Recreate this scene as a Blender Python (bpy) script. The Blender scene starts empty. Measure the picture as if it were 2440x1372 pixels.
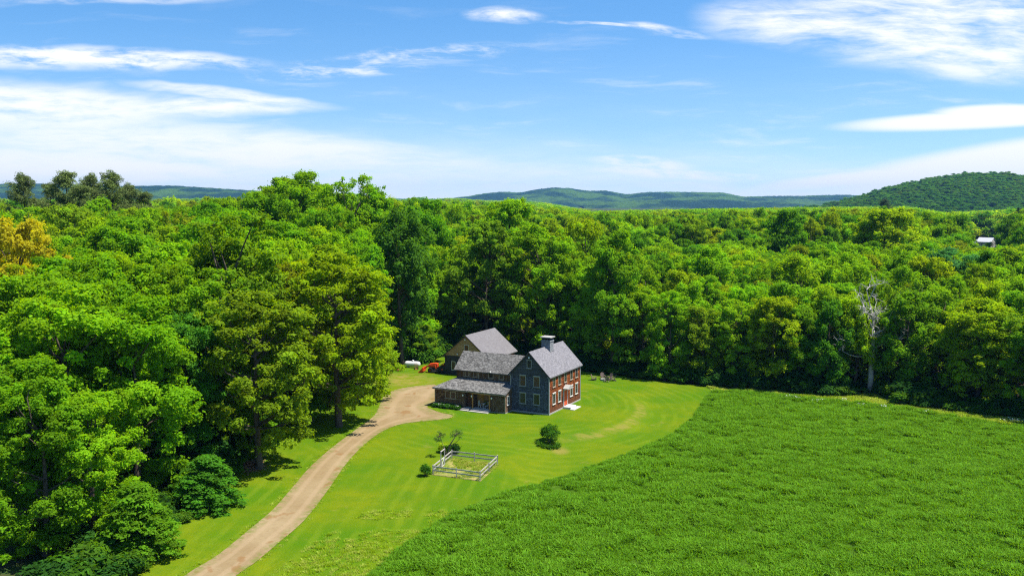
import bpy, bmesh, math, random
import numpy as np
from mathutils import Vector, Matrix
from mathutils.geometry import delaunay_2d_cdt

R = math.radians
scene = bpy.context.scene
col = scene.collection
rng = np.random.default_rng(7)
random.seed(7)

# ------------------------------------------------------------------ camera model
FPX, CAM_H = 2200.0, 30.0
PITCH = math.atan(206 / 2200.0)
SP, CP = math.sin(PITCH), math.cos(PITCH)

def sstep(a, b, x):
    t = np.clip((np.asarray(x, float) - a) / (b - a), 0, 1)
    return t * t * (3 - 2 * t)

def terrain(x, y):
    x = np.asarray(x, float); y = np.asarray(y, float)
    r = np.sqrt(((x - 2) / 17.0) ** 2 + ((y - 136) / 20.5) ** 2)
    drop = -0.9 * sstep(0.9, 1.15, r) * sstep(-2, 6, x)
    ridge = 7.5 * np.exp(-((x + 58) / 48) ** 2 / 2 - ((y - 232) / 52) ** 2 / 2) * sstep(-17, -44, x)
    far = -3.0 * sstep(180, 420, y) * sstep(-60, 20, x)
    und = 0.25 * np.sin(x * 0.07 + 1.3) * np.sin(y * 0.055) * sstep(9, 30, np.hypot(x + 4, y - 136))
    return drop + ridge + far + und

def ray(u, v):
    xn, yn = (u - 1220) / FPX, (686 - v) / FPX
    return np.array([xn, CP + yn * SP, -SP + yn * CP])

def gp(u, v):
    """ground point seen at a photo position"""
    d = ray(u, v); z = 0.0
    for _ in range(12):
        t = (z - CAM_H) / d[2]
        x, y = d[0] * t, d[1] * t
        z = float(terrain(x, y))
    return (x, y)

def proj(x, y, z):
    z = z - CAM_H
    yc = y * SP + z * CP; zc = y * CP - z * SP
    return 1220 + FPX * x / zc, 686 - FPX * yc / zc

def at(u, d):            # ground position at depth d under photo column u
    return ((u - 1220) / FPX * d, d)

# ------------------------------------------------------------------ node helper
class NT:
    def __init__(s, tree):
        s.t = tree; s.n = tree.nodes; s.l = tree.links
    def link(s, a, b): s.l.new(a, b)
    def node(s, typ, ins=None, **props):
        n = s.n.new(typ)
        for k, v in props.items(): setattr(n, k, v)
        for k, v in (ins or {}).items():
            sock = n.inputs[k]
            if isinstance(v, bpy.types.NodeSocket): s.l.new(v, sock)
            elif v is not None: sock.default_value = v
        return n
    def m(s, op, a, b=0.0, c=0.0, clamp=False):
        n = s.node('ShaderNodeMath', {0: a, 1: b, 2: c}, operation=op); n.use_clamp = clamp
        return n.outputs[0]
    def mul(s, a, b): return s.m('MULTIPLY', a, b)
    def add(s, a, b): return s.m('ADD', a, b)
    def sub(s, a, b): return s.m('SUBTRACT', a, b)
    def ss(s, a, b, x):
        n = s.node('ShaderNodeMapRange', {'Value': x, 'From Min': a, 'From Max': b, 'To Min': 0.0, 'To Max': 1.0}, interpolation_type='SMOOTHSTEP')
        return n.outputs[0]
    def noise(s, vec, scale, detail=4, rough=0.55, dist=0.0):
        return s.node('ShaderNodeTexNoise', {'Vector': vec, 'Scale': scale, 'Detail': detail, 'Roughness': rough, 'Distortion': dist}).outputs[0]
    def mix(s, f, a, b, mode='MIX'):
        n = s.n.new('ShaderNodeMix'); n.data_type = 'RGBA'; n.blend_type = mode
        for i, v in ((0, f), (6, a), (7, b)):
            if isinstance(v, bpy.types.NodeSocket): s.l.new(v, n.inputs[i])
            elif i == 0: n.inputs[i].default_value = v
            else: n.inputs[i].default_value = tuple(v) + ((1,) if len(v) == 3 else ())
        return n.outputs[2]
    def scale3(s, vec, sx, sy, sz):
        return s.node('ShaderNodeVectorMath', {0: vec, 1: (sx, sy, sz)}, operation='MULTIPLY').outputs[0]
    def sep(s, vec):
        n = s.node('ShaderNodeSeparateXYZ', {0: vec}); return n.outputs
    def comb(s, x, y, z): return s.node('ShaderNodeCombineXYZ', {0: x, 1: y, 2: z}).outputs[0]
    def bump(s, h, strength=0.4, dist=0.05):
        return s.node('ShaderNodeBump', {'Height': h, 'Strength': strength, 'Distance': dist}).outputs[0]

def mat(name):
    m = bpy.data.materials.new(name); m.use_nodes = True
    t = NT(m.node_tree); t.n.clear()
    t.out = t.n.new('ShaderNodeOutputMaterial')
    t.pos = t.node('ShaderNodeNewGeometry').outputs['Position']
    t.obj = t.node('ShaderNodeTexCoord').outputs['Object']
    m['_'] = 1
    return m, t

def finish(t, color, rough=0.85, spec=0.3, normal=None, metal=0.0):
    p = t.node('ShaderNodeBsdfPrincipled', {'Roughness': rough, 'Specular IOR Level': spec, 'Metallic': metal})
    if isinstance(color, bpy.types.NodeSocket): t.link(color, p.inputs['Base Color'])
    else: p.inputs['Base Color'].default_value = tuple(color) + (1,)
    if normal is not None: t.link(normal, p.inputs['Normal'])
    t.link(p.outputs[0], t.out.inputs['Surface'])
    return p

M = {}
def plain(name, c, rough=0.7, var=0.25, scale=6.0, metal=0.0, spec=0.3, bump=0.0):
    m, t = mat(name)
    n = t.noise(t.obj, scale, 5, 0.6)
    c = np.array(c)
    colr = t.mix(t.ss(0.3, 0.7, n), tuple(c * (1 - var)), tuple(np.minimum(c * (1 + var), 1)))
    finish(t, colr, rough, spec, t.bump(n, bump, 0.03) if bump else None, metal)
    M[name] = m
    return m

plain('white_paint', (0.50, 0.49, 0.47), 0.6, 0.08)
plain('trim_wood', (0.33, 0.27, 0.20), 0.8, 0.2)
plain('grey_trim', (0.27, 0.27, 0.27), 0.8, 0.2)
plain('pale_trim', (0.55, 0.52, 0.46), 0.75, 0.15)
plain('porch_wood', (0.34, 0.17, 0.06), 0.7, 0.25)
plain('dark_door', (0.13, 0.055, 0.03), 0.65, 0.25)
plain('red_door', (0.50, 0.075, 0.018), 0.6, 0.12)
plain('concrete', (0.33, 0.315, 0.285), 0.9, 0.15)
plain('step_wood', (0.38, 0.36, 0.335), 0.85, 0.15)
plain('blind_brown', (0.10, 0.055, 0.03), 0.5, 0.3, 3)
plain('dark_inside', (0.015, 0.013, 0.012), 0.9, 0.3)
plain('tank_white', (0.56, 0.56, 0.55), 0.45, 0.08, 2)
plain('dark_metal', (0.05, 0.05, 0.052), 0.55, 0.3, 8, 0.3)
plain('steel', (0.45, 0.45, 0.45), 0.45, 0.15, 8, 0.7)
plain('rubber', (0.022, 0.022, 0.023), 0.85, 0.3)
plain('orange_paint', (0.62, 0.062, 0.010), 0.42, 0.12, 4, 0, 0.45)
plain('rust_red', (0.33, 0.08, 0.03), 0.6, 0.3, 8)
plain('fence_wood', (0.40, 0.36, 0.31), 0.9, 0.3, 5)
plain('chair_wood', (0.15, 0.11, 0.088), 0.85, 0.3, 9)
plain('stone', (0.36, 0.34, 0.31), 0.9, 0.3, 5, bump=0.5)
plain('bark', (0.085, 0.065, 0.048), 0.95, 0.4, 3, bump=0.6)
plain('pale_bark', (0.36, 0.335, 0.31), 0.95, 0.35, 2.5, bump=0.5)
plain('light_lens', (0.85, 0.83, 0.78), 0.3, 0.03)
plain('dead_leaves', (0.25, 0.13, 0.07), 0.95, 0.4, 3)
plain('petal_white', (0.75, 0.75, 0.72), 0.7, 0.08)
plain('sash_wood', (0.10, 0.085, 0.07), 0.7, 0.2)
plain('dark_glass', (0.018, 0.02, 0.024), 0.12, 0.4, 0.9, 0, 0.5)

def shingle_wall(name, c1, c2, c3, row=0.16, wid=0.2, stain=None, clap=False):
    m, t = mat(name)
    x, y, z = t.sep(t.obj)[:3]
    v = t.comb(t.add(x, y), z, 0.0)
    b = t.node('ShaderNodeTexBrick', {'Vector': v, 'Color1': (0, 0, 0, 1), 'Color2': (1, 1, 1, 1), 'Mortar': (0.0, 0.0, 0.0, 1), 'Scale': 1.0, 'Mortar Size': 0.016, 'Mortar Smooth': 0.1, 'Brick Width': 8.0 if clap else wid, 'Row Height': row, 'Bias': 0.0})
    b.offset = 0.37
    tone = b.outputs['Color']
    big = t.noise(t.obj, 0.9, 5, 0.65)
    streak = t.noise(t.scale3(t.obj, 3.0, 3.0, 0.5), 1.0, 4, 0.6)
    cc = t.mix(t.ss(0.2, 0.9, tone), c1, c2)
    cc = t.mix(t.mul(t.ss(0.42, 0.68, big), 0.75), cc, c3)
    cc = t.mix(t.mul(t.ss(0.5, 0.75, streak), 0.4), cc, tuple(np.array(c1) * 0.55))
    cc = t.mix(t.mul(b.outputs['Fac'], 0.8), cc, tuple(np.array(c1) * 0.3))
    if stain:
        low = t.ss(stain[0], stain[1], t.add(z, t.mul(big, 1.2)))
        cc = t.mix(t.mul(t.sub(1.0, low), 0.75), cc, stain[2])
    fr = t.m('FRACT', t.m('DIVIDE', z, row))
    h = t.add(t.sub(1.0, fr), t.mul(tone, 0.3))
    finish(t, cc, 0.88, 0.2, t.bump(h, 0.7, 0.03))
    M[name] = m

shingle_wall('wall_blue_grey', (0.056, 0.062, 0.080), (0.135, 0.147, 0.185), (0.078, 0.086, 0.108))
shingle_wall('gable_board', (0.06, 0.062, 0.070), (0.10, 0.10, 0.11), (0.075, 0.078, 0.088), row=0.24, clap=True)
shingle_wall('wall_cedar', (0.10, 0.024, 0.006), (0.36, 0.095, 0.016), (0.145, 0.035, 0.008), stain=(0.5, 3.4, (0.105, 0.045, 0.022)))
shingle_wall('wall_brown', (0.095, 0.056, 0.032), (0.24, 0.16, 0.10), (0.145, 0.085, 0.048))
shingle_wall('wall_dark', (0.045, 0.044, 0.046), (0.085, 0.08, 0.078), (0.06, 0.058, 0.058))
shingle_wall('wall_tan', (0.38, 0.235, 0.115), (0.46, 0.29, 0.15), (0.42, 0.26, 0.135), row=0.3, wid=1.2)
shingle_wall('chimney_brick', (0.20, 0.21, 0.225), (0.33, 0.34, 0.35), (0.24, 0.25, 0.265), row=0.09, wid=0.22)

def roof_mat(name, c1, c2, c3):
    m, t = mat(name)
    x, y, z = t.sep(t.obj)[:3]
    v = t.comb(t.add(x, t.mul(y, 0.0)), t.add(t.mul(y, 1.0), t.mul(z, 1.3)), 0.0)
    sp = t.node('ShaderNodeTexVoronoi', {'Vector': t.scale3(t.obj, 1, 1, 1.2), 'Scale': 5.5}).outputs['Color']
    spx = t.sep(sp)[0]
    b = t.node('ShaderNodeTexBrick', {'Vector': t.comb(t.add(x, y), t.mul(z, 1.0), 0.0), 'Color1': (0, 0, 0, 1), 'Color2': (1, 1, 1, 1), 'Mortar': (0.2, 0.2, 0.2, 1), 'Scale': 1.0, 'Mortar Size': 0.008, 'Brick Width': 0.33, 'Row Height': 0.105})
    big = t.noise(t.obj, 0.55, 4, 0.6)
    f = t.add(t.mul(spx, 0.6), t.mul(b.outputs['Color'], 0.4))
    cc = t.mix(t.ss(0.15, 0.85, f), c1, c2)
    cc = t.mix(t.mul(t.ss(0.35, 0.7, big), 0.5), cc, c3)
    finish(t, cc, 0.92, 0.2, t.bump(f, 0.35, 0.02))
    M[name] = m
roof_mat('roof_grey', (0.125, 0.12, 0.127), (0.215, 0.205, 0.213), (0.16, 0.152, 0.16))
roof_mat('roof_speckled', (0.055, 0.053, 0.050), (0.21, 0.203, 0.19), (0.105, 0.10, 0.093))
roof_mat('roof_barn', (0.13, 0.12, 0.124), (0.18, 0.172, 0.174), (0.148, 0.137, 0.14))

def leaf_mat(name, trans=0.52, ramp=None, gloss=0.04, inst=False):
    m, t = mat(name)
    oi = t.node('ShaderNodeObjectInfo')
    rnd = oi.outputs['Random']
    base = oi.outputs['Color']
    if inst: base = t.node('ShaderNodeAttribute', attribute_name='icol', attribute_type='INSTANCER').outputs['Color']
    if ramp:
        r = t.n.new('ShaderNodeValToRGB'); t.link(rnd, r.inputs[0])
        els = r.color_ramp.elements
        while len(els) < len(ramp): els.new(0.5)
        for i, c in enumerate(ramp):
            els[i].position = i / max(1, len(ramp) - 1); els[i].color = tuple(c) + (1,)
        base = r.outputs[0]
    tint = t.node('ShaderNodeAttribute', attribute_name='tint').outputs['Fac']
    hsv = t.node('ShaderNodeHueSaturation', {'Hue': t.add(0.487, t.mul(tint, 0.013)), 'Saturation': 1.0, 'Value': t.mul(tint, t.add(0.88, t.mul(rnd, 0.24))), 'Color': base}).outputs[0]
    d = t.node('ShaderNodeBsdfPrincipled', {'Base Color': hsv, 'Roughness': 0.65, 'Specular IOR Level': gloss})
    tc = t.node('ShaderNodeHueSaturation', {'Hue': 0.485, 'Saturation': 1.08, 'Value': 1.45, 'Color': hsv}).outputs[0]
    tr = t.node('ShaderNodeBsdfTranslucent', {'Color': tc})
    mx = t.node('ShaderNodeMixShader', {0: trans, 1: d.outputs[0], 2: tr.outputs[0]})
    t.link(mx.outputs[0], t.out.inputs['Surface'])
    M[name] = m
    return m
leaf_mat('leaf')
leaf_mat('needle', 0.15, gloss=0.25)
leaf_mat('leaf_mass', inst=True)
leaf_mat('field_blade', 0.4, [(0.095, 0.235, 0.009), (0.125, 0.285, 0.011), (0.155, 0.315, 0.022), (0.11, 0.26, 0.010)], 0.03)
leaf_mat('meadow_blade', 0.5, [(0.20, 0.33, 0.010), (0.26, 0.37, 0.015), (0.38, 0.42, 0.08), (0.18, 0.32, 0.010)], 0.03)
leaf_mat('undergrowth_leaf', 0.4, [(0.03, 0.09, 0.010), (0.06, 0.16, 0.010), (0.085, 0.19, 0.012), (0.04, 0.12, 0.012)], 0.03)
leaf_mat('weed_blade', 0.5, [(0.32, 0.37, 0.04), (0.20, 0.34, 0.02), (0.40, 0.37, 0.10)], 0.03)

# ------------------------------------------------------------------ mesh helpers
class MB:
    """collects faces with a material index; build() links ONE mesh object"""
    def __init__(s): s.v = []; s.f = []; s.mi = []; s.xf = None
    def addv(s, pts):
        b = len(s.v)
        for p in pts:
            p = Vector(p)
            s.v.append(tuple(s.xf @ p) if s.xf is not None else tuple(p))
        return b
    def face(s, pts, mi=0):
        b = s.addv(pts); s.f.append(tuple(range(b, b + len(pts)))); s.mi.append(mi)
    def hexa(s, p, mi=0):
        b = s.addv(p)
        for q in ((0, 3, 2, 1), (4, 5, 6, 7), (0, 1, 5, 4), (1, 2, 6, 5), (2, 3, 7, 6), (3, 0, 4, 7)):
            s.f.append(tuple(b + i for i in q)); s.mi.append(mi)
    def box(s, a, c, mi=0):
        (x0, y0, z0), (x1, y1, z1) = a, c
        s.hexa([(x0, y0, z0), (x1, y0, z0), (x1, y1, z0), (x0, y1, z0), (x0, y0, z1), (x1, y0, z1), (x1, y1, z1), (x0, y1, z1)], mi)
    def beam(s, a, b, w, h, mi=0):
        a, b = Vector(a), Vector(b); d = (b - a).normalized()
        up = Vector((0, 0, 1)) if abs(d.z) < 0.95 else Vector((0, 1, 0))
        sx = d.cross(up).normalized() * (w / 2); uz = sx.cross(d).normalized() * (h / 2)
        s.hexa([a - sx - uz, a + sx - uz, b + sx - uz, b - sx - uz, a - sx + uz, a + sx + uz, b + sx + uz, b - sx + uz], mi)
    def tube(s, pts, rad, n=6, mi=0, cap=True):
        pts = [Vector(p) for p in pts]
        rings = []
        for i, p in enumerate(pts):
            d = (pts[min(i + 1, len(pts) - 1)] - pts[max(i - 1, 0)]).normalized()
            ref = Vector((1, 0, 0)) if abs(d.x) < 0.8 else Vector((0, 1, 0))
            a = d.cross(ref).normalized(); b_ = d.cross(a)
            rr = rad[i] if hasattr(rad, '__len__') else rad
            rings.append(s.addv([p + (a * math.cos(k * 2 * math.pi / n) + b_ * math.sin(k * 2 * math.pi / n)) * rr for k in range(n)]))
        for i in range(len(pts) - 1):
            for k in range(n):
                k2 = (k + 1) % n
                s.f.append((rings[i] + k, rings[i] + k2, rings[i + 1] + k2, rings[i + 1] + k)); s.mi.append(mi)
        if cap:
            s.f.append(tuple(rings[0] + k for k in range(n))[::-1]); s.mi.append(mi)
            s.f.append(tuple(rings[-1] + k for k in range(n))); s.mi.append(mi)
    def lathe(s, c, axis, prof, n=16, mi=0):
        c = Vector(c); d = Vector(axis).normalized()
        s.tube([c + d * h for h, r in prof], [max(r, 0.001) for h, r in prof], n, mi, True)
    def prism(s, poly, vec, mi=0):
        vec = Vector(vec); n = len(poly)
        b = s.addv(list(poly) + [Vector(p) + vec for p in poly])
        s.f.append(tuple(range(b, b + n))[::-1]); s.mi.append(mi)
        s.f.append(tuple(range(b + n, b + 2 * n))); s.mi.append(mi)
        for i in range(n):
            j = (i + 1) % n
            s.f.append((b + i, b + j, b + n + j, b + n + i)); s.mi.append(mi)
    def mesh(s, name, mats, smooth=False):
        me = bpy.data.meshes.new(name)
        me.from_pydata(s.v, [], s.f)
        for mm in (mats if isinstance(mats, (list, tuple)) else [mats]): me.materials.append(M[mm] if isinstance(mm, str) else mm)
        me.polygons.foreach_set('material_index', s.mi)
        bm = bmesh.new(); bm.from_mesh(me)
        bmesh.ops.recalc_face_normals(bm, faces=bm.faces)
        bm.to_mesh(me); bm.free()
        if smooth: me.polygons.foreach_set('use_smooth', [True] * len(me.polygons))
        me.update()
        return me
    def build(s, name, mats, parent=None, smooth=False, bevel=0.0):
        o = bpy.data.objects.new(name, s.mesh(name, mats, smooth)); col.objects.link(o)
        if parent is not None: o.parent = parent
        if bevel:
            bv = o.modifiers.new('bevel', 'BEVEL'); bv.width = bevel; bv.segments = 2; bv.limit_method = 'ANGLE'
        return o

def empty(name, label, cat, loc, rz=0.0, group=None, scale=None):
    o = bpy.data.objects.new(name, None); col.objects.link(o)
    o.empty_display_size = 0.5
    o.location = loc; o.rotation_euler = (0, 0, rz)
    if scale: o.scale = scale
    o['label'] = label; o['category'] = cat
    if group: o['group'] = group
    return o

def quad_mesh(name, V, F, mats, mi=None, tint=None, smooth=False):
    """V (n,3), F (k,4) numpy -> mesh, fast"""
    me = bpy.data.meshes.new(name)
    V = np.ascontiguousarray(V, np.float32); F = np.ascontiguousarray(F, np.int32)
    me.vertices.add(len(V)); me.vertices.foreach_set('co', V.ravel())
    me.loops.add(F.size); me.loops.foreach_set('vertex_index', F.ravel())
    me.polygons.add(len(F)); me.polygons.foreach_set('loop_start', np.arange(0, F.size, F.shape[1], dtype=np.int32))
    for mm in mats: me.materials.append(M[mm])
    if mi is not None: me.polygons.foreach_set('material_index', np.ascontiguousarray(mi, np.int32))
    me.update(calc_edges=True)
    if tint is not None:
        a = me.attributes.new('tint', 'FLOAT', 'FACE'); a.data.foreach_set('value', np.ascontiguousarray(tint, np.float32))
    if smooth: me.polygons.foreach_set('use_smooth', np.ones(len(F), bool))
    return me

def norm(a): return a / (np.linalg.norm(a, axis=-1, keepdims=True) + 1e-9)

def leaves(C, Nn, L, ratio, rg):
    """diamond leaf quads"""
    n = len(C)
    rv = norm(rg.normal(size=(n, 3)))
    t = norm(np.cross(Nn, rv)); w = np.cross(Nn, t)
    L = np.broadcast_to(L, (n,))[:, None]
    fold = Nn * L * 0.10
    V = np.stack([C - t * L * 0.5, C + w * L * ratio * 0.5 + fold, C + t * L * 0.5, C - w * L * ratio * 0.5 + fold], 1).reshape(-1, 3)
    F = np.arange(4 * n).reshape(-1, 4)
    return V, F

def clump_crown(clumps, per, L, ratio, rg, up=0.5, outward=None, flat=0.7, rnd=0.55, tvar=0.16):
    """clumps: (k,4) centre+radius -> leaf arrays + tint"""
    k = len(clumps)
    cnt = np.maximum(20, (per * (clumps[:, 3] / clumps[:, 3].mean()) ** 2).astype(int))
    idx = np.repeat(np.arange(k), cnt)
    n = len(idx)
    d = norm(rg.normal(size=(n, 3)) + np.array([0, 0, 0.55]))
    c = clumps[idx]
    rad = (0.5 + 0.5 * rg.random(n) ** 0.6)[:, None]
    rad = np.where(rg.random(n)[:, None] < .16, rad * 1.55, rad)
    off = d * rad * c[:, 3:4] * np.array([1, 1, flat])
    P = c[:, :3] + off
    Nn = d * 0.7 + np.array([0, 0, up]) + rg.normal(size=(n, 3)) * rnd
    if outward is not None: Nn = Nn + norm(P - outward) * 0.35
    Nn = norm(Nn)
    LL = L * (0.7 + 0.6 * rg.random(n))
    V, F = leaves(P, Nn, LL, ratio, rg)
    ct = 1 + tvar * rg.normal(size=k)
    tint = np.clip(ct[idx] + 0.10 * rg.normal(size=n), 0.5, 1.6)
    return V, F, tint

def lobes(d, rg, k=7, amp=0.28, sharp=5):
    axes = norm(rg.normal(size=(k, 3)) + np.array([0, 0, 0.3]))
    s = np.zeros(len(d))
    for a in axes: s = np.maximum(s, np.clip(d @ a, 0, 1) ** sharp)
    return 1 - amp + amp * 1.25 * s

def branch_tubes(mb, rg, base, ends, r0, mi=0, bend=0.12):
    for e in ends:
        b = np.array(base(e)); e = np.array(e)
        mid = (b + e) / 2 + rg.normal(size=3) * np.linalg.norm(e - b) * bend * np.array([1, 1, 0.3]) - np.array([0, 0, 0.06 * np.linalg.norm(e - b)])
        pts = [b, b * 0.45 + mid * 0.55, mid * 0.55 + e * 0.45, e]
        rr = r0(e)
        mb.tube(pts, [rr, rr * 0.75, rr * 0.5, rr * 0.18], 5, mi, False)

def make_broadleaf(name, seed, H=20.0, Rx=5.5, base_frac=0.26, n=150, rc=1.25, per=190, L=0.36, ratio=0.62, kind='maple', limb=26, tvar=0.14, bark='bark'):
    rg = np.random.default_rng(seed)
    zb = H * base_frac; zc = zb + (H - zb) * 0.50
    q = 7; nb = n // q
    t = rg.random(nb * 3); t = t[(rg.random(nb * 3) < .40 + .60 * np.minimum(1, t * 1.6))][:nb]
    th = rg.random(len(t)) * 6.283
    tm = {'maple': .50, 'oak': .55, 'ash': .60}[kind]; lowr = {'maple': .72, 'oak': .70, 'ash': .78}[kind]
    prof = np.where(t < tm, lowr + (1 - lowr) * np.sin(t / tm * math.pi / 2), np.sqrt(np.clip(1 - ((t - tm) / (1 - tm + .02)) ** 2, 0, 1)))
    d = norm(np.c_[np.cos(th) * prof, np.sin(th) * prof, (t - .45) * 1.6])
    lo = lobes(d, rg, 9, 0.30 if kind != 'oak' else 0.36, 6)
    rad = np.where(rg.random(len(d)) < 0.80, 0.78 + 0.20 * rg.random(len(d)), 0.30 + 0.45 * rg.random(len(d))) * lo
    B = np.c_[np.cos(th) * prof * rad * Rx, np.sin(th) * prof * rad * Rx, zb + .6 + t * (H - zb - 1.6)]
    B[:, 2] -= (1 - lo) * (H - zb) * .20 * t
    rb = (1.7 if kind != 'ash' else 1.35) * (.5 + .9 * rg.random(len(B)))
    od = norm(rg.normal(size=(len(B), q, 3)) + np.array([0, 0, .25]) + .4 * d[:, None, :])
    C = (B[:, None, :] + od * rb[:, None, None] * (.35 + .85 * rg.random((len(B), q, 1))) * np.array([1.2, 1.2, .85 if kind != 'ash' else 1.25])).reshape(-1, 3)
    C[:, 2] = np.clip(C[:, 2], .5, H - .4)
    d = C
    r = rc * (0.45 + 1.0 * rg.random(len(d)) ** 1.4)
    V, F, tint = clump_crown(np.c_[C, r], per, L, ratio, rg, up=0.55, outward=np.array([0, 0, zc - 1.5]), flat=0.72 if kind != 'ash' else 1.05, rnd=0.75, tvar=tvar)
    crown = quad_mesh(name + '_crown', V, F, ['leaf'], tint=tint)
    mb = MB()
    lean = rg.normal(size=2) * 0.35
    top = zb + (H - zb) * 0.75
    tp = [np.array([lean[0] * math.sin(f * 3), lean[1] * math.sin(f * 2.4), f * top]) for f in np.linspace(0, 1, 7)]
    r0 = 0.016 * H
    mb.tube(tp, [r0 * 1.25, r0, r0 * 0.9, r0 * 0.75, r0 * 0.55, r0 * 0.35, r0 * 0.15], 8, 0, False)
    ends = C[rg.permutation(len(C))[:limb]]
    def b_of(e):
        f = np.clip((e[2] - 0.45 * np.hypot(e[0], e[1]) - 1.0) / top, 0.30, 0.9)
        i = f * 6; a = int(i); a = min(a, 5)
        return tp[a] + (tp[a + 1] - tp[a]) * (i - a)
    branch_tubes(mb, rg, b_of, ends, lambda e: r0 * 0.38)
    trunk = mb.mesh(name + '_trunk', bark, True)
    return trunk, crown

def make_pine(name, seed, H=24.0, Rx=4.2):
    rg = np.random.default_rng(seed)
    mb = MB()
    mb.tube([(0, 0, 0), (0.1, 0, H * 0.5), (0, 0.1, H * 0.97)], [0.36, 0.24, 0.04], 7, 0, False)
    cl = []
    for z in np.sort(rg.uniform(H * 0.25, H * 0.97, 95)):
        f = (z - H * 0.30) / (H * 0.67)
        rr = Rx * (1 - f ** 2.2) ** .7 * (0.45 + 0.75 * rg.random()) + 0.35
        a = rg.random() * 6.283
        e = np.array([math.cos(a) * rr, math.sin(a) * rr, z + 0.42 * rr + rg.normal() * 0.35])
        mb.tube([(0, 0, z), e * np.array([.5, .5, 1]) - np.array([0, 0, .15 * rr]), e], [0.07, 0.05, 0.015], 4, 0, False)
        for s in np.arange(0.30, 1.06, 0.14):
            p = np.array([e[0] * s, e[1] * s, z + (e[2] - z) * s * s + .1]) + rg.normal(size=3) * np.array([.28, .28, .14])
            cl.append([*p, 0.34 + 0.40 * rg.random()])
    for k in range(5): cl.append([rg.normal() * .25, rg.normal() * .25, H * (1 - .02 * k), 0.3])
    V, F, t = clump_crown(np.array(cl), 62, 0.36, 0.2, rg, up=0.3, flat=0.75, rnd=0.9, tvar=0.16)
    return mb.mesh(name + '_trunk', 'bark', True), quad_mesh(name + '_crown', V, F, ['needle'], tint=t)

def make_spruce(name, seed, H=18.0, Rx=4.0):
    rg = np.random.default_rng(seed)
    mb = MB(); mb.tube([(0, 0, 0), (0, 0, H * 0.98)], [0.3, 0.03], 7, 0, False)
    cl = []
    for z in np.arange(1.2, H, 0.6):
        rr = Rx * (1 - z / H) ** 0.85 + 0.15
        for k in range(max(4, int(rr * 4))):
            a = rg.random() * 6.283
            for s in (0.45, 0.75, 1.0):
                l = rr * s * (0.85 + 0.3 * rg.random())
                cl.append([math.cos(a) * l, math.sin(a) * l, z - 0.25 * l, 0.35 + 0.25 * rg.random()])
    V, F, t = clump_crown(np.array(cl), 40, 0.34, 0.25, rg, up=0.2, flat=0.45, rnd=0.8)
    return mb.mesh(name + '_trunk', 'bark', True), quad_mesh(name + '_crown', V, F, ['needle'], tint=t)

def make_bush(name, seed, H=2.0, Rx=1.0, n=40, rc=0.36, per=90, L=0.16, ratio=0.6, tier=False):
    rg = np.random.default_rng(seed)
    if tier:   # sapling with drooping layered sprays
        cl = []
        mb = MB(); mb.tube([(0, 0, 0), (0.1, 0.05, H * 0.5), (0, 0, H * 0.95)], [0.016 * H, 0.011 * H, 0.004 * H], 6, 0, False)
        for z in np.linspace(H * 0.12, H * 0.95, 13):
            f = z / H; rr = Rx * (1 - 0.85 * f ** 1.8)
            for k in range(7):
                a = rg.random() * 6.283
                e = np.array([math.cos(a) * rr, math.sin(a) * rr, z - 0.22 * rr])
                mb.tube([(0, 0, z), e * np.array([.5, .5, 1]) + np.array([0, 0, .2 * rr]), e], [0.03, 0.02, 0.008], 4, 0, False)
                for s in np.linspace(0.35, 1.05, 5):
                    cl.append([e[0] * s + rg.normal() * .15, e[1] * s + rg.normal() * .15, z + 0.12 * rr * math.sin(s * 3) - 0.22 * rr * s * s, rc * (0.7 + 0.5 * rg.random())])
        cl = np.array(cl)
        V, F, t = clump_crown(cl, per, L, ratio, rg, up=0.9, flat=0.35, rnd=0.4)
    else:
        d = norm(rg.normal(size=(n * 2, 3)) + np.array([0, 0, 0.35])); d = d[d[:, 2] > -0.5][:n]
        rad = (0.55 + 0.35 * rg.random(len(d))) * lobes(d, rg, 7, 0.25, 5)
        C = d * rad[:, None] * np.array([Rx, Rx, H * 0.5]) + np.array([0, 0, H * 0.5])
        V, F, t = clump_crown(np.c_[C, rc * (0.7 + 0.6 * rg.random(len(d)))], per, L, ratio, rg, up=0.5, outward=np.array([0, 0, H * 0.3]), rnd=0.5)
        mb = MB()
        for k in range(7):
            e = C[k]; mb.tube([(rg.normal() * .08, rg.normal() * .08, 0), e * np.array([.6, .6, .55]), e], [0.03, 0.022, 0.008], 5, 0, False)
    return mb.mesh(name + '_stem', 'bark', True), quad_mesh(name + '_foliage', V, F, ['leaf'], tint=t)

def blade_tuft(name, seed, n, h, spread, matname, wid=0.035, lean=0.45, extra=None):
    rg = np.random.default_rng(seed)
    b = np.c_[rg.normal(size=(n, 2)) * spread * 0.5, np.zeros(n)]
    a = rg.random(n) * 6.283; ln = lean * (0.3 + rg.random(n))
    hh = h * (0.6 + 0.5 * rg.random(n))
    dirv = np.c_[np.cos(a), np.sin(a), np.zeros(n)]
    side = np.c_[-np.sin(a), np.cos(a), np.zeros(n)] * wid
    mid = b + dirv * (ln * hh * 0.35)[:, None] + np.array([0, 0, 1]) * (hh * 0.6)[:, None]
    tip = b + dirv * (ln * hh)[:, None] + np.array([0, 0, 1]) * (hh * (1 - 0.35 * ln))[:, None]
    V = np.stack([b - side * .5, b + side * .5, mid + side * .5, mid - side * .5, tip + side * .06, tip - side * .06], 1).reshape(-1, 3)
    k = np.arange(n) * 6
    F = np.concatenate([np.c_[k, k + 1, k + 2, k + 3], np.c_[k + 3, k + 2, k + 4, k + 5]])
    tint = np.tile(np.clip(1 + 0.2 * rg.normal(size=n), .5, 1.5), 2)
    return quad_mesh(name, V, F, [matname], tint=tint)

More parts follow.
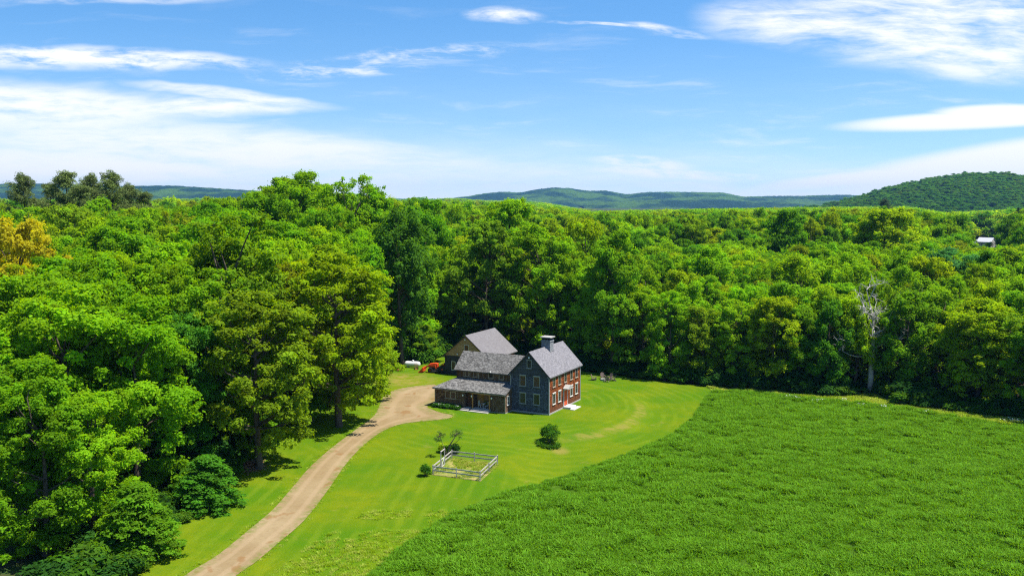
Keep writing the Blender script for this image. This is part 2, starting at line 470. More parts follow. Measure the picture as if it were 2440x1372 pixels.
def proto_collection(name, meshes, color=(1, 1, 1, 1)):
    c = bpy.data.collections.new(name)
    for i, me in enumerate(meshes):
        if isinstance(me, tuple): me, colr = me
        else: colr = color
        o = bpy.data.objects.new('%s_%03d' % (name, i), me); o.color = colr
        c.objects.link(o)
    return c

def join_tree(trunk, crown):
    """one mesh (bark + leaf) for scattering"""
    def arr(me):
        V = np.empty(len(me.vertices) * 3, np.float32); me.vertices.foreach_get('co', V)
        L = np.empty(len(me.loops), np.int32); me.loops.foreach_get('vertex_index', L)
        return V.reshape(-1, 3), L.reshape(-1, 4)
    v1, f1 = arr(trunk); v2, f2 = arr(crown)
    tint = np.empty(len(f2), np.float32); crown.attributes['tint'].data.foreach_get('value', tint)
    me = quad_mesh(crown.name + '_joined', np.r_[v1, v2], np.r_[f1, f2 + len(v1)], ['bark', 'leaf'], np.r_[np.zeros(len(f1), int), np.ones(len(f2), int)], np.r_[np.ones(len(f1)), tint])
    me.materials[1] = M['leaf_mass']
    return me

def scatter(name, P, rot, scl, idx, coll, label=None, cat=None, icol=None):
    me = bpy.data.meshes.new(name)
    n = len(P)
    me.vertices.add(n); me.vertices.foreach_set('co', np.ascontiguousarray(P, np.float32).ravel())
    for nm, typ, dat in (('rot', 'FLOAT_VECTOR', np.c_[np.zeros((n, 2)), rot]), ('scl', 'FLOAT_VECTOR', scl)):
        a = me.attributes.new(nm, typ, 'POINT'); a.data.foreach_set('vector', np.ascontiguousarray(dat, np.float32).ravel())
    if icol is not None:
        a = me.attributes.new('icol', 'FLOAT_COLOR', 'POINT'); a.data.foreach_set('color', np.ascontiguousarray(np.c_[icol, np.ones(n)], np.float32).ravel())
    a = me.attributes.new('idx', 'INT', 'POINT'); a.data.foreach_set('value', np.ascontiguousarray(idx, np.int32))
    o = bpy.data.objects.new(name, me); col.objects.link(o)
    ng = bpy.data.node_groups.new(name + '_nodes', 'GeometryNodeTree')
    ng.interface.new_socket('Geometry', in_out='INPUT', socket_type='NodeSocketGeometry')
    ng.interface.new_socket('Geometry', in_out='OUTPUT', socket_type='NodeSocketGeometry')
    t = NT(ng)
    gi = t.n.new('NodeGroupInput'); go = t.n.new('NodeGroupOutput')
    ci = t.n.new('GeometryNodeCollectionInfo'); ci.inputs['Collection'].default_value = coll
    ci.inputs['Separate Children'].default_value = True; ci.inputs['Reset Children'].default_value = True
    iop = t.n.new('GeometryNodeInstanceOnPoints'); iop.inputs['Pick Instance'].default_value = True
    def attr(nm, dt):
        a = t.n.new('GeometryNodeInputNamedAttribute'); a.data_type = dt; a.inputs['Name'].default_value = nm
        return a.outputs['Attribute']
    e = t.n.new('FunctionNodeEulerToRotation')
    t.link(attr('rot', 'FLOAT_VECTOR'), e.inputs[0]); t.link(e.outputs[0], iop.inputs['Rotation'])
    t.link(attr('scl', 'FLOAT_VECTOR'), iop.inputs['Scale']); t.link(attr('idx', 'INT'), iop.inputs['Instance Index'])
    t.link(gi.outputs[0], iop.inputs['Points']); t.link(ci.outputs[0], iop.inputs['Instance'])
    t.link(iop.outputs[0], go.inputs[0])
    md = o.modifiers.new('scatter', 'NODES'); md.node_group = ng
    o['kind'] = 'stuff'
    if label: o['label'] = label
    if cat: o['category'] = cat
    return o

# ------------------------------------------------------------------ plan curves
def inside(poly, x, y):
    x = np.asarray(x); y = np.asarray(y); c = np.zeros(x.shape, bool)
    P = np.asarray(poly); Q = np.roll(P, -1, 0)
    for (x1, y1), (x2, y2) in zip(P, Q):
        c ^= ((y1 > y) != (y2 > y)) & (x < (x2 - x1) * (y - y1) / (y2 - y1 + 1e-12) + x1)
    return c

def dist_poly(poly, x, y, closed=True):
    P = np.asarray(poly); Q = np.roll(P, -1, 0)
    if not closed: P, Q = P[:-1], Q[:-1]
    X = np.stack([np.asarray(x, float), np.asarray(y, float)], -1)
    best = np.full(X.shape[:-1], 1e9)
    for a, b in zip(P, Q):
        ab = b - a; t = np.clip(((X - a) @ ab) / (ab @ ab + 1e-9), 0, 1)
        best = np.minimum(best, np.linalg.norm(X - (a + t[..., None] * ab), axis=-1))
    return best

def spline(pts, step=1.0):
    pts = np.asarray(pts, float); out = []
    n = len(pts)
    for i in range(n - 1):
        p0, p1, p2, p3 = pts[max(i - 1, 0)], pts[i], pts[i + 1], pts[min(i + 2, n - 1)]
        k = max(2, int(np.linalg.norm(p2 - p1) / step))
        for t in np.linspace(0, 1, k, endpoint=False):
            out.append(0.5 * ((2 * p1) + (-p0 + p2) * t + (2 * p0 - 5 * p1 + 4 * p2 - p3) * t * t + (-p0 + 3 * p1 - 3 * p2 + p3) * t ** 3))
    out.append(pts[-1])
    return np.array(out)

def path(uv, step=1.0): return spline([gp(*q) for q in uv], step)

forest_edge = path([(215, 1500), (270, 1400), (345, 1300), (440, 1235), (510, 1165), (560, 1105), (620, 1050), (690, 1005), (760, 968), (815, 935), (850, 905), (885, 882), (930, 867), (985, 858), (1050, 850), (1130, 848), (1235, 848), (1330, 866), (1400, 884), (1500, 897), (1600, 910), (1700, 921), (1800, 929), (1900, 937), (2000, 944), (2075, 940), (2150, 962), (2250, 978), (2350, 990), (2440, 1000), (2600, 1022), (2900, 1070)])
clearing = np.r_[forest_edge, np.array([(120, 60), (60, 40), (-30, 40)])]
field_front = path([(760, 1500), (830, 1420), (905, 1345), (985, 1285), (1080, 1222), (1200, 1176), (1330, 1140), (1470, 1092), (1580, 1046), (1640, 1005), (1668, 970), (1684, 942)])
field_back = path([(1700, 934), (1800, 940), (1900, 950), (2000, 960), (2080, 965), (2150, 975), (2250, 992), (2350, 1006), (2440, 1018), (2600, 1045), (2900, 1100)])
field_poly = np.r_[field_front, field_back, np.array([(115, 60), (60, 42), (-12, 42)])]
drive_poly = np.r_[path([(300, 1480), (440, 1372), (520, 1322), (600, 1257), (650, 1215), (690, 1170), (740, 1112), (790, 1068), (845, 1026), (890, 992), (905, 965), (915, 945), (940, 930), (985, 921), (1035, 916)]),
                   path([(1060, 930), (1050, 955), (1028, 962), (1018, 970), (1045, 982), (1080, 991), (1062, 999), (1020, 1003), (960, 1010), (915, 1026), (880, 1050), (850, 1077), (820, 1112), (780, 1170), (725, 1240), (660, 1297), (605, 1343), (560, 1374), (450, 1470)])]
fence_c = [gp(1032, 1131), gp(1144, 1146), gp(1185.4, 1107), gp(1076.7, 1094)]

def sheet(name, poly, spacing, zoff, material):
    P = [Vector(p) for p in poly]
    n = len(P)
    lo = np.min(poly, 0); hi = np.max(poly, 0)
    gx, gy = np.meshgrid(np.arange(lo[0], hi[0], spacing), np.arange(lo[1], hi[1], spacing))
    gx = gx.ravel(); gy = gy.ravel()
    k = inside(poly, gx, gy); gx, gy = gx[k], gy[k]
    k = dist_poly(poly, gx, gy) > spacing * 0.4; gx, gy = gx[k], gy[k]
    vs = P + [Vector((a, b)) for a, b in zip(gx, gy)]
    v, e, f, *_ = delaunay_2d_cdt(vs, [(i, (i + 1) % n) for i in range(n)], [], 1, 1e-4)
    xy = np.array([(p.x, p.y) for p in v])
    z = terrain(xy[:, 0], xy[:, 1]) + zoff
    me = bpy.data.meshes.new(name)
    me.from_pydata(np.c_[xy, z].tolist(), [], [tuple(q) for q in f])
    bm = bmesh.new(); bm.from_mesh(me)
    for fc in bm.faces:
        if fc.normal.z < 0: fc.normal_flip()
    bm.to_mesh(me); bm.free()
    me.materials.append(material)
    me.polygons.foreach_set('use_smooth', [True] * len(me.polygons)); me.update()
    o = bpy.data.objects.new(name, me); col.objects.link(o); o['kind'] = 'structure'
    return o

# ------------------------------------------------------------------ ground materials
def mat_forest_floor():
    m, t = mat('forest_floor')
    n = t.noise(t.pos, 0.35, 6, 0.65); n2 = t.noise(t.pos, 2.5, 4, 0.6)
    c = t.mix(t.ss(0.4, 0.65, n), (0.035, 0.06, 0.012), (0.075, 0.055, 0.03))
    c = t.mix(t.ss(0.5, 0.75, n2), c, (0.03, 0.075, 0.012))
    finish(t, c, 0.95, 0.1, t.bump(n2, 0.6, 0.2)); return m

def mat_lawn():
    m, t = mat('lawn')
    x, y, z = t.sep(t.pos)[:3]
    big = t.noise(t.pos, 0.09, 4, 0.6); med = t.noise(t.pos, 0.5, 5, 0.65); fine = t.noise(t.pos, 4.0, 4, 0.7)
    fib = t.noise(t.scale3(t.pos, 9, 3, 3), 1.0, 3, 0.7)
    # mowing lines: rings round the house on the plateau, straight runs by the driveway
    dx = t.m('DIVIDE', t.sub(x, 2.0), 17.0); dy = t.m('DIVIDE', t.sub(y, 136.0), 20.5)
    r = t.m('SQRT', t.add(t.mul(dx, dx), t.mul(dy, dy)))
    wob = t.mul(t.add(med, t.mul(big, 1.6)), 0.8)
    ring = t.m('SINE', t.add(t.mul(r, 62.0), t.mul(wob, 3.0)))
    run = t.m('SINE', t.add(t.mul(t.add(x, t.mul(y, -0.10)), 3.7), t.mul(wob, 3.0)))
    wr = t.mul(t.ss(112.0, 104.0, y), t.ss(3.0, -2.0, x))
    st = t.add(t.mul(run, wr), t.mul(ring, t.sub(1.0, wr)))
    c = t.mix(t.ss(0.32, 0.68, big), (0.058, 0.136, 0.003), (0.132, 0.168, 0.004))
    c = t.mix(t.mul(t.ss(0.35, 0.7, med), 0.55), c, (0.062, 0.132, 0.005))
    c = t.mix(t.mul(t.mul(t.ss(-0.2, 1.0, st), t.ss(.35, .65, t.noise(t.pos, .14, 3, .6))), 0.32), c, (0.155, 0.210, 0.012))
    c = t.mix(t.mul(t.ss(0.45, 0.75, fine), 0.35), c, (0.052, 0.115, 0.004))
    c = t.mix(t.mul(t.ss(0.55, 0.78, fib), 0.4), c, (0.145, 0.19, 0.014))
    # dry grass along the bank, behind the parking place and by the propane tank
    band = t.mul(t.ss(0.935, 0.985, r), t.ss(1.075, 1.025, r))
    band = t.mul(band, t.mul(t.ss(4.5, 9.0, x), t.ss(141.0, 133.0, y)))
    dry = t.mul(t.mul(band, .75), t.ss(0.36, 0.66, t.noise(t.scale3(t.pos, 0.5, 1.1, 1), 1.0, 5, 0.7)))
    gx = t.m('DIVIDE', t.add(x, 18.5), 6.5); gy = t.m('DIVIDE', t.sub(y, 153.5), 6.5)
    g = t.ss(1.25, 0.35, t.m('SQRT', t.add(t.mul(gx, gx), t.mul(gy, gy))))
    dry = t.m('MAXIMUM', dry, t.mul(g, t.mul(t.ss(0.36, 0.62, med), 0.9)))
    bx = t.sub(x, 6.0); by = t.m('DIVIDE', t.sub(y, 112.4), 1.3)
    bare = t.mul(t.ss(1.6, 0.4, t.m('SQRT', t.add(t.mul(bx, bx), t.mul(by, by)))), 0.75)
    dry = t.m('MAXIMUM', dry, bare)
    thin = t.mul(t.ss(0.62, 0.72, t.noise(t.pos, 0.22, 5, 0.7)), 0.45)
    dry = t.m('MAXIMUM', dry, thin)
    c = t.mix(t.mul(dry, 0.85), c, (0.23, 0.18, 0.045))
    h = t.add(t.mul(fine, 0.6), t.add(t.mul(fib, 0.6), t.mul(med, 1.0)))
    finish(t, c, 0.9, 0.02, t.bump(h, 0.9, 0.12)); return m

def mat_drive():
    m, t = mat('driveway_dirt')
    big = t.noise(t.pos, 0.16, 5, 0.65); fine = t.noise(t.pos, 3.2, 6, 0.7); grit = t.noise(t.pos, 16.0, 3, 0.7)
    u = t.node('ShaderNodeAttribute', attribute_name='across').outputs['Fac']
    trk = t.m('MAXIMUM', t.ss(0.10, 0.03, t.m('ABSOLUTE', t.sub(u, 0.28))), t.ss(0.10, 0.03, t.m('ABSOLUTE', t.sub(u, 0.70))))
    c = t.mix(t.ss(0.35, 0.68, big), (0.215, 0.152, 0.075), (0.262, 0.196, 0.106))
    c = t.mix(t.mul(t.ss(0.45, 0.75, fine), 0.5), c, (0.175, 0.114, 0.056))
    c = t.mix(t.mul(trk, 0.3), c, (0.335, 0.243, 0.145))
    pud = t.mul(t.ss(0.60, 0.68, t.noise(t.scale3(t.pos, 0.55, 0.32, 1), 1.0, 3, 0.5)), 0.75)
    c = t.mix(pud, c, (0.195, 0.108, 0.042))
    edge = t.ss(0.30, 0.0, t.m('MINIMUM', u, t.sub(1.0, u)))
    eg = t.mul(edge, t.ss(0.45, 0.58, t.noise(t.pos, 1.1, 6, 0.75)))
    c = t.mix(t.mul(eg, 0.7), c, (0.10, 0.14, 0.015))
    h = t.add(t.mul(fine, 1.0), t.mul(grit, 0.4))
    finish(t, c, 0.95, 0.1, t.bump(h, 0.6, 0.06)); return m

def mat_field():
    m, t = mat('field_soil')
    n = t.noise(t.pos, 0.9, 5, 0.65); f = t.noise(t.pos, 6.0, 4, 0.7)
    c = t.mix(t.ss(0.35, 0.7, n), (0.045, 0.10, 0.008), (0.07, 0.14, 0.010))
    finish(t, c, 1.0, 0.0, t.bump(f, 0.9, 0.2)); return m

def mat_plot():
    m, t = mat('garden_soil')
    n = t.noise(t.pos, 1.4, 5, 0.7)
    c = t.mix(t.ss(0.4, 0.62, n), (0.13, 0.175, 0.016), (0.28, 0.23, 0.075))
    finish(t, c, 0.9, 0.1, t.bump(n, 0.7, 0.1)); return m

M['lawn'], M['floor'], M['drive'], M['fieldm'], M['plot'] = mat_lawn(), mat_forest_floor(), mat_drive(), mat_field(), mat_plot()

# base ground to the horizon: fine near the clearing, coarse beyond
xs = np.unique(np.r_[np.linspace(-8200, -600, 14), np.linspace(-600, -140, 12), np.arange(-140, 141, 2.0), np.linspace(140, 600, 12), np.linspace(600, 8200, 14)])
ys = np.unique(np.r_[np.linspace(-400, 30, 8), np.arange(30, 330, 2.0), np.linspace(330, 900, 30), np.linspace(900, 8600, 30)])
gx, gy = np.meshgrid(xs, ys)
gz = terrain(gx, gy)
gz = gz - 0.7 * (inside(clearing, gx, gy) & (dist_poly(clearing, gx, gy) > 2.5))
nx, ny = len(xs), len(ys)
ii = np.arange(nx * ny).reshape(ny, nx)
F = np.stack([ii[:-1, :-1], ii[:-1, 1:], ii[1:, 1:], ii[1:, :-1]], -1).reshape(-1, 4)
go = bpy.data.objects.new('ground', quad_mesh('ground', np.stack([gx, gy, gz], -1).reshape(-1, 3), F, ['floor'], smooth=True))
col.objects.link(go); go['kind'] = 'structure'

sheet('lawn', clearing, 1.5, 0.035, M['lawn'])
sheet('field', field_poly, 1.5, 0.06, M['fieldm'])
drv = sheet('driveway', drive_poly, 0.8, 0.07, M['drive'])
# position across the track (0..1) for wheel marks and grassy edges
k0 = len(path([(300, 1480), (440, 1372), (520, 1322), (600, 1257), (650, 1215), (690, 1170), (740, 1112), (790, 1068), (845, 1026), (890, 992), (905, 965), (915, 945), (940, 930), (985, 921), (1035, 916)]))
co = np.empty(len(drv.data.vertices) * 3, np.float32); drv.data.vertices.foreach_get('co', co); co = co.reshape(-1, 3)
dl = dist_poly(drive_poly[:k0], co[:, 0], co[:, 1], False); dr = dist_poly(drive_poly[k0:], co[:, 0], co[:, 1], False)
a = drv.data.attributes.new('across', 'FLOAT', 'POINT'); a.data.foreach_set('value', (dl / (dl + dr + 1e-6)).astype(np.float32))
fc = np.array(fence_c); cen = fc.mean(0)
sheet('garden_plot', cen + (fc - cen) * 1.05, 0.7, 0.065, M['plot'])

# ------------------------------------------------------------------ farmhouse
X, Y, Z = Vector((1, 0, 0)), Vector((0, 1, 0)), Vector((0, 0, 1))
FRONT = (X, -Y)          # wall seen from the drive: along +x, outward -y
RIGHT = (Y, X)           # long wall: along +y, outward +x

def wbox(mb, o, A, N, a0, a1, n0, n1, z0, z1, mi=0):
    p = [o + A * a + N * n + Z * z for z in (z0, z1) for (a, n) in ((a0, n0), (a1, n0), (a1, n1), (a0, n1))]
    mb.hexa(p, mi)

def window(parent, o, side, w, h, frame='grey_trim', pane='dark_glass', head=0.0, cols=2, rows=4, label=None):
    """o = bottom centre on the wall face; frame > pane, sill"""
    o = Vector(o); A, N = side; t = 0.085
    mb = MB()
    for a0, a1 in ((-w / 2, -w / 2 + t), (w / 2 - t, w / 2)): wbox(mb, o, A, N, a0, a1, -0.02, 0.05, 0, h)
    wbox(mb, o, A, N, -w / 2 + t, w / 2 - t, -0.02, 0.048, h - t, h)
    wbox(mb, o, A, N, -w / 2 + t, w / 2 - t, -0.02, 0.048, 0, t * 0.7)
    if head: wbox(mb, o, A, N, -w / 2 - 0.05, w / 2 + 0.05, -0.02, 0.10, h + 0.002, h + head)
    iw, ih = w - 2 * t, h - 1.7 * t
    fr = mb.build('window', frame, parent); mb = MB()
    wbox(mb, o, A, N, -iw / 2, iw / 2, -0.02, 0.040, h * 0.5 - 0.025, h * 0.5 + 0.025)
    for i in range(1, cols): wbox(mb, o, A, N, -iw / 2 + iw * i / cols - 0.012, -iw / 2 + iw * i / cols + 0.012, -0.02, 0.032, t * 0.7, h - t)
    for j in range(1, rows):
        if j * 2 != rows: wbox(mb, o, A, N, -iw / 2, iw / 2, -0.02, 0.030, t * .7 + ih * j / rows - 0.012, t * .7 + ih * j / rows + 0.012)
    mb.build('sash', 'sash_wood' if frame != 'white_paint' else frame, fr)
    pm = MB(); wbox(pm, o, A, N, -iw / 2, iw / 2, -0.03, 0.012, t * 0.7, h - t); pm.build('pane', pane, fr)
    sm = MB(); wbox(sm, o, A, N, -w / 2 - 0.06, w / 2 + 0.06, -0.02, 0.11, -0.07, -0.003); sm.build('sill', frame, fr)
    if label: fr['label'] = label
    return fr

def door(parent, o, side, w, h, panel, frame, label=None):
    o = Vector(o); A, N = side
    mb = MB(); wbox(mb, o, A, N, -w / 2, w / 2, -0.02, 0.045, 0, h)
    for (a, b) in ((-w * .38, -w * .04), (w * .04, w * .38)):
        for (c, d) in ((.1, .42), (.48, .72), (.78, .94)): wbox(mb, o, A, N, a, b, 0.0, 0.062, h * c, h * d)
    d = mb.build('door', panel, parent)
    fm = MB()
    for s in (-1, 1): wbox(fm, o, A, N, min(s * w / 2, s * (w / 2 + .15)), max(s * w / 2, s * (w / 2 + .11)), -0.02, 0.09, -0.02, h + 0.14)
    wbox(fm, o, A, N, -w / 2, w / 2, -0.02, 0.088, h + .002, h + 0.14)
    fm.build('door_frame', frame, d)
    hm = MB(); p = o + A * (w * .43) + N * 0.06 + Z * (h * .46); hm.tube([p, p + N * 0.07, p + N * .09], [.018, .035, .03], 8); hm.build('handle', 'steel', d)
    if label: d['label'] = label
    return d

def lantern(parent, o, side, mount='dark_metal'):
    o = Vector(o); A, N = side
    mb = MB(); wbox(mb, o, A, N, -.05, .05, -.01, .03, -.1, .1); mb.tube([o + N * .03, o + N * .16 + Z * .06], .015, 5)
    l = mb.build('wall_lamp', mount, parent)
    g = MB(); g.lathe(o + N * .17 - Z * .1, (0, 0, 1), [(0, .05), (.02, .10), (.2, .11), (.26, .03)], 10); g.build('lamp_glass', 'light_lens', l)
    return l

def gable_roof(parent, x0, x1, y0, y1, ze, zr, ridge_along, ov_e, ov_r, th, material, name='roof'):
    """two slabs meeting on the ridge; eave overhang ov_e, rake overhang ov_r"""
    mb = MB()
    if ridge_along == 'y':
        c = (x0 + x1) / 2; half = (x1 - x0) / 2; k = (zr - ze) / half
        for s in (-1, 1):
            e = c + s * (half + ov_e); zz = ze - k * ov_e
            prof = [(c, y0 - ov_r, zr + th), (e, y0 - ov_r, zz + th), (e, y0 - ov_r, zz), (c, y0 - ov_r, zr)]
            mb.prism(prof, (0, y1 - y0 + 2 * ov_r, 0))
    else:
        c = (y0 + y1) / 2; half = (y1 - y0) / 2; k = (zr - ze) / half
        for s in (-1, 1):
            e = c + s * (half + ov_e); zz = ze - k * ov_e
            prof = [(x0 - ov_r, c, zr + th), (x0 - ov_r, e, zz + th), (x0 - ov_r, e, zz), (x0 - ov_r, c, zr)]
            mb.prism(prof, (x1 - x0 + 2 * ov_r, 0, 0))
    return mb.build(name, material, parent)

HA = R(-27)
P0 = (5.22, 127.81)
house = empty('farmhouse', 'weathered shingle farmhouse with brick chimney, low wing and covered porch', 'house', (P0[0], P0[1], float(terrain(*P0))), HA, scale=(1.01,) * 3)
W0 = -6.05; L = 11.2; EV = 5.5; RG = 8.62
fd = MB()
fd.box((W0 - 0.03, -0.05, -1.4), (0.05, L + 0.05, 0.24)); fd.box((-15.25, .75, -.6), (W0 - .04, 5.65, .2)); fd.box((-17.35, -1.95, -.6), (-5.85, .70, .16))
fd.build('foundation', 'concrete', house)
# main block: gable wall (grey), clapboard gable, cedar front, plain rear
mb = MB()
mb.box((W0, 0, .24), (-0.003, .2, EV), 0)
mb.box((W0, L - .2, .24), (-.003, L, EV), 0)
mb.box((W0, .2, .24), (W0 + .2, L - .2, EV), 0)
mb.build('wall', 'wall_blue_grey', house)
mb = MB(); mb.box((-.2, .203, .243), (0.0, L - .203, EV)); mb.build('wall', 'wall_cedar', house)['label'] = 'sunlit orange cedar shingle wall'
for y in (-.012, L - .2):
    mb = MB(); mb.prism([(W0, y, EV + .003), (0, y, EV + .003), (W0 / 2, y, RG - .03)], (0, .212, 0))
    mb.build('gable', 'gable_board', house)['label'] = 'dark clapboard gable'
mb = MB(); mb.box((W0, -.02, EV - .28), (0, -.0022, EV - .001)); mb.build('frieze_board', 'gable_board', house)
def boards(lst, m, nm='corner_board'):
    for p0_, p1_ in lst:
        cb = MB(); cb.box(p0_, p1_); cb.build(nm, m, house)
boards([((x, -.035, .25), (x + .135, -.003, EV - .3)) for x in (-.10, W0 - .03)] + [((.003, -.03, .25), (.035, .11, EV - .1)), ((.003, L - .11, .25), (.035, L + .02, EV - .1))], 'grey_trim')
boards([((W0 - .25, -.28, EV - .13), (W0 + .1, -.037, EV - .02)), ((-.16, -.28, EV - .17), (.3, -.037, EV - .03)), ((.037, .12, EV - .32), (.16, L - .12, EV - .14))], 'grey_trim', 'eave_trim')
roof = gable_roof(house, W0, 0, 0, L, EV, RG, 'y', .26, .26, .14, 'roof_grey')
bm_ = MB()   # bargeboards
for s, xe in ((-1, W0 - .27), (1, .27)):
    bm_.prism([(W0 / 2, -.30, RG + .1), (xe, -.30, EV - .18), (xe, -.30, EV - .36), (W0 / 2, -.30, RG - .1)], (0, .038, 0))
bm_.build('bargeboard', 'wall_dark', house)
ch = MB()
cx, cy = W0 / 2 + .05, 5.85
ch.box((cx - .68, cy - .62, 7.4), (cx + .68, cy + .62, 9.72)); ch.box((cx - .74, cy - .68, 9.45), (cx + .74, cy + .68, 9.58))
chim = ch.build('chimney', 'chimney_brick', roof)
fl = MB(); fl.box((cx - .72, cy - .66, 7.3), (cx + .72, cy + .66, 8.02)); fl.build('flashing', 'dark_metal', chim)
cp = MB()
for (a, b) in ((-.58, -.52), (.58, -.52), (.58, .52), (-.58, .52)): cp.box((cx + a - .1, cy + b - .1, 9.72), (cx + a + .1, cy + b + .1, 10.02))
cp.box((cx - .45, cy - .4, 9.72), (cx + .45, cy + .4, 10.0)); cp.build('chimney_flue', 'dark_inside', chim)
cp = MB(); cp.box((cx - .86, cy - .8, 10.02), (cx + .86, cy + .8, 10.16)); cp.build('cap', 'concrete', chim)
# gable windows
for x, z, pane in ((-4.08, 3.82, 'blind_brown'), (-1.92, 3.82, 'blind_brown'), (-4.08, 1.32, 'dark_glass'), (-1.92, 1.32, 'dark_glass')):
    window(house, (x, 0, z), FRONT, .98, 1.5, 'grey_trim', pane, .12)
window(house, (W0 / 2 - .05, -.012, 6.42), FRONT, .74, 1.15, 'grey_trim', 'dark_glass', .05)
lantern(house, (W0 / 2 - .02, -.012, 7.9), FRONT, 'pale_trim')
# long wall windows and red door with little hood
for y in (1.6, 3.5, 5.6, 7.75, 9.65):
    window(house, (0, y, 3.75), RIGHT, .92, 1.42, 'trim_wood')
    if abs(y - 5.6) > 1: window(house, (0, y, 1.3), RIGHT, .95, 1.5, 'pale_trim', head=.16)
door(house, (0, 5.6, .38), RIGHT, 1.2, 2.2, 'red_door', 'pale_trim', 'red door on the cedar wall')
hd = MB(); hd.prism([(.003, 4.75, 2.95), (.003, 6.45, 2.95), (.003, 5.6, 3.42)], (.85, 0, 0)); hd.box((.003, 4.7, 2.86), (.9, 6.5, 2.947))
hd.build('door_hood', 'concrete', house)
st = MB(); st.box((.06, 4.6, -.5), (1.3, 6.6, .33)); st.build('doorstep', 'white_paint', house)
st = MB(); st.box((1.303, 4.3, -.5), (1.95, 6.9, .12)); st.build('doorstep', 'white_paint', house)

# wing (ell) behind the porch
EX0 = -15.3
mb = MB()
mb.prism([(EX0, .7, .2), (EX0, .7, 5.32), (EX0, 3.2, 7.40), (EX0, 5.7, 5.32), (EX0, 5.7, .2)], (.2, 0, 0))
mb.box((EX0 + .2, .7, .2), (W0 - .003, .9, 5.32)); mb.box((EX0 + .2, 5.5, .2), (W0 - .003, 5.7, 5.32))
mb.build('wall', 'wall_brown', house)
gable_roof(house, EX0, -5.0, .7, 5.7, 5.32, 7.42, 'x', .34, .28, .13, 'roof_speckled')
for x, w in ((-13.55, .62), (-12.15, .72), (-9.55, .8), (-7.85, .8)):
    window(house, (x, .7, 4.28), FRONT, w, .92, 'trim_wood', 'blind_brown' if x < -12 else 'dark_glass', 0, 2, 2)
lantern(house, (-9.55, .62, 5.2), FRONT)
for x in (-14.05, -13.05, -11.6):
    tb = MB(); tb.box((x - .05, .66, 4.1), (x + .05, .698, 5.22)); tb.build('trim', 'trim_wood', house)
# lean-to with hipped left end and recessed porch
LX0, LX1, LY = -17.4, -5.85, -2.0
def lroof(x, y): return 2.78 + .40 * (y + 2.35)
mb = MB(); th = .13
top = [(-17.68, -2.35, 2.80), (-5.62, -2.35, 2.80), (-5.62, -.004, 3.76), (-6.06, -.004, 3.76), (-6.06, .695, 4.04), (-15.1, .695, 4.04)]
b0 = mb.addv(top + [(x, y, z - th) for x, y, z in top]); n = len(top)
mb.f.append(tuple(range(b0, b0 + n))); mb.mi.append(0); mb.f.append(tuple(range(b0 + n, b0 + 2 * n))[::-1]); mb.mi.append(0)
for i in range(n):
    j = (i + 1) % n; mb.f.append((b0 + i, b0 + j, b0 + n + j, b0 + n + i)); mb.mi.append(0)
mb.face([(-17.68, -2.35, 2.80), (-15.1, .695, 4.04), (-15.32, 5.9, 4.04), (-17.68, 5.9, 2.80)])
mb.build('roof', 'roof_speckled', house)
mb = MB()
mb.box((LX0, LY, .16), (-12.55, LY + .18, 2.72)); mb.box((-12.55, LY, 2.5), (-8.1, LY + .18, 2.74))
mb.box((-8.1, LY, .16), (LX1, LY + .18, 2.74))
mb.box((LX0, LY + .18, .16), (LX0 + .18, .69, 2.74)); mb.box((LX0, .69, .16), (LX0 + .18, 5.7, 2.6))
mb.box((-13.0, -.75, .16), (-8.1, -.6, 3.2))                       # back wall of the porch recess
mb.box((-12.55, LY + .18, .16), (-12.4, -.75, 2.75)); mb.box((-8.25, LY + .18, .16), (-8.1, -.75, 2.75))
mb.prism([(LX1, LY + .18, .16), (LX1, .0, .16), (LX1, .0, 3.60), (LX1, LY + .18, 2.85)], (-.18, 0, 0))
mb.build('wall', 'wall_brown', house)
boards([((LX0 - .03, LY - .03, .16), (LX0 + .09, LY - .003, 2.7)), ((LX1 - .09, LY - .03, .16), (LX1 + .03, LY - .003, 2.72))], 'trim_wood')
boards([((LX0 - .2, -2.36, 2.60), (LX1 + .2, -2.30, 2.67))], 'trim_wood', 'eave_trim')
window(house, (-15.2, LY, 1.35), FRONT, .9, 1.05, 'trim_wood', 'blind_brown', 0, 2, 2); window(house, (-14.28, LY, 1.35), FRONT, .9, 1.05, 'trim_wood', 'dark_glass', 0, 2, 2)
window(house, (LX1, -1.1, 1.15), RIGHT, .75, 1.2, 'white_paint', 'dark_glass', .04, 2, 2, 'white framed window on the end of the porch wing')
door(house, (-11.95, -1.2, .42), FRONT, .9, 2.1, 'dark_door', 'porch_wood', 'brown door beside the porch')
ew = MB(); ew.box((-12.4, -1.2, .16), (-11.25, -1.05, 2.72)); ew.box((-11.25, -1.95, .16), (-11.1, -1.05, 2.72)); ew.build('wall', 'wall_brown', house)
pf = MB(); pf.box((-11.1, -2.25, .1), (-8.25, -.76, .36)); pf.build('porch_floor', 'step_wood', house)
for x in (-11.02, -8.28):
    pp = MB(); pp.box((x - .07, -2.2, .36), (x + .07, -2.06, 2.62)); pp.build('porch_post', 'porch_wood', house)
pb = MB(); pb.box((-11.2, -2.2, 2.45), (-8.1, -2.05, 2.66)); pb.build('porch_beam', 'porch_wood', house)
pd = MB(); pd.box((-11.0, -.80, .38), (-9.95, -.755, 2.4)); pd.build('door', 'porch_wood', house)['label'] = 'brown sliding door at the back of the porch'
pd = MB(); pd.box((-8.95, -.80, .38), (-8.3, -.755, 2.4)); pd.build('door', 'porch_wood', house)
gl = MB(); gl.box((-9.92, -.79, .38), (-8.97, -.757, 2.4)); gl.build('pane', 'dark_glass', house)
for x in (-12.62, -11.18, -7.95): lantern(house, (x, LY, 2.05), FRONT)
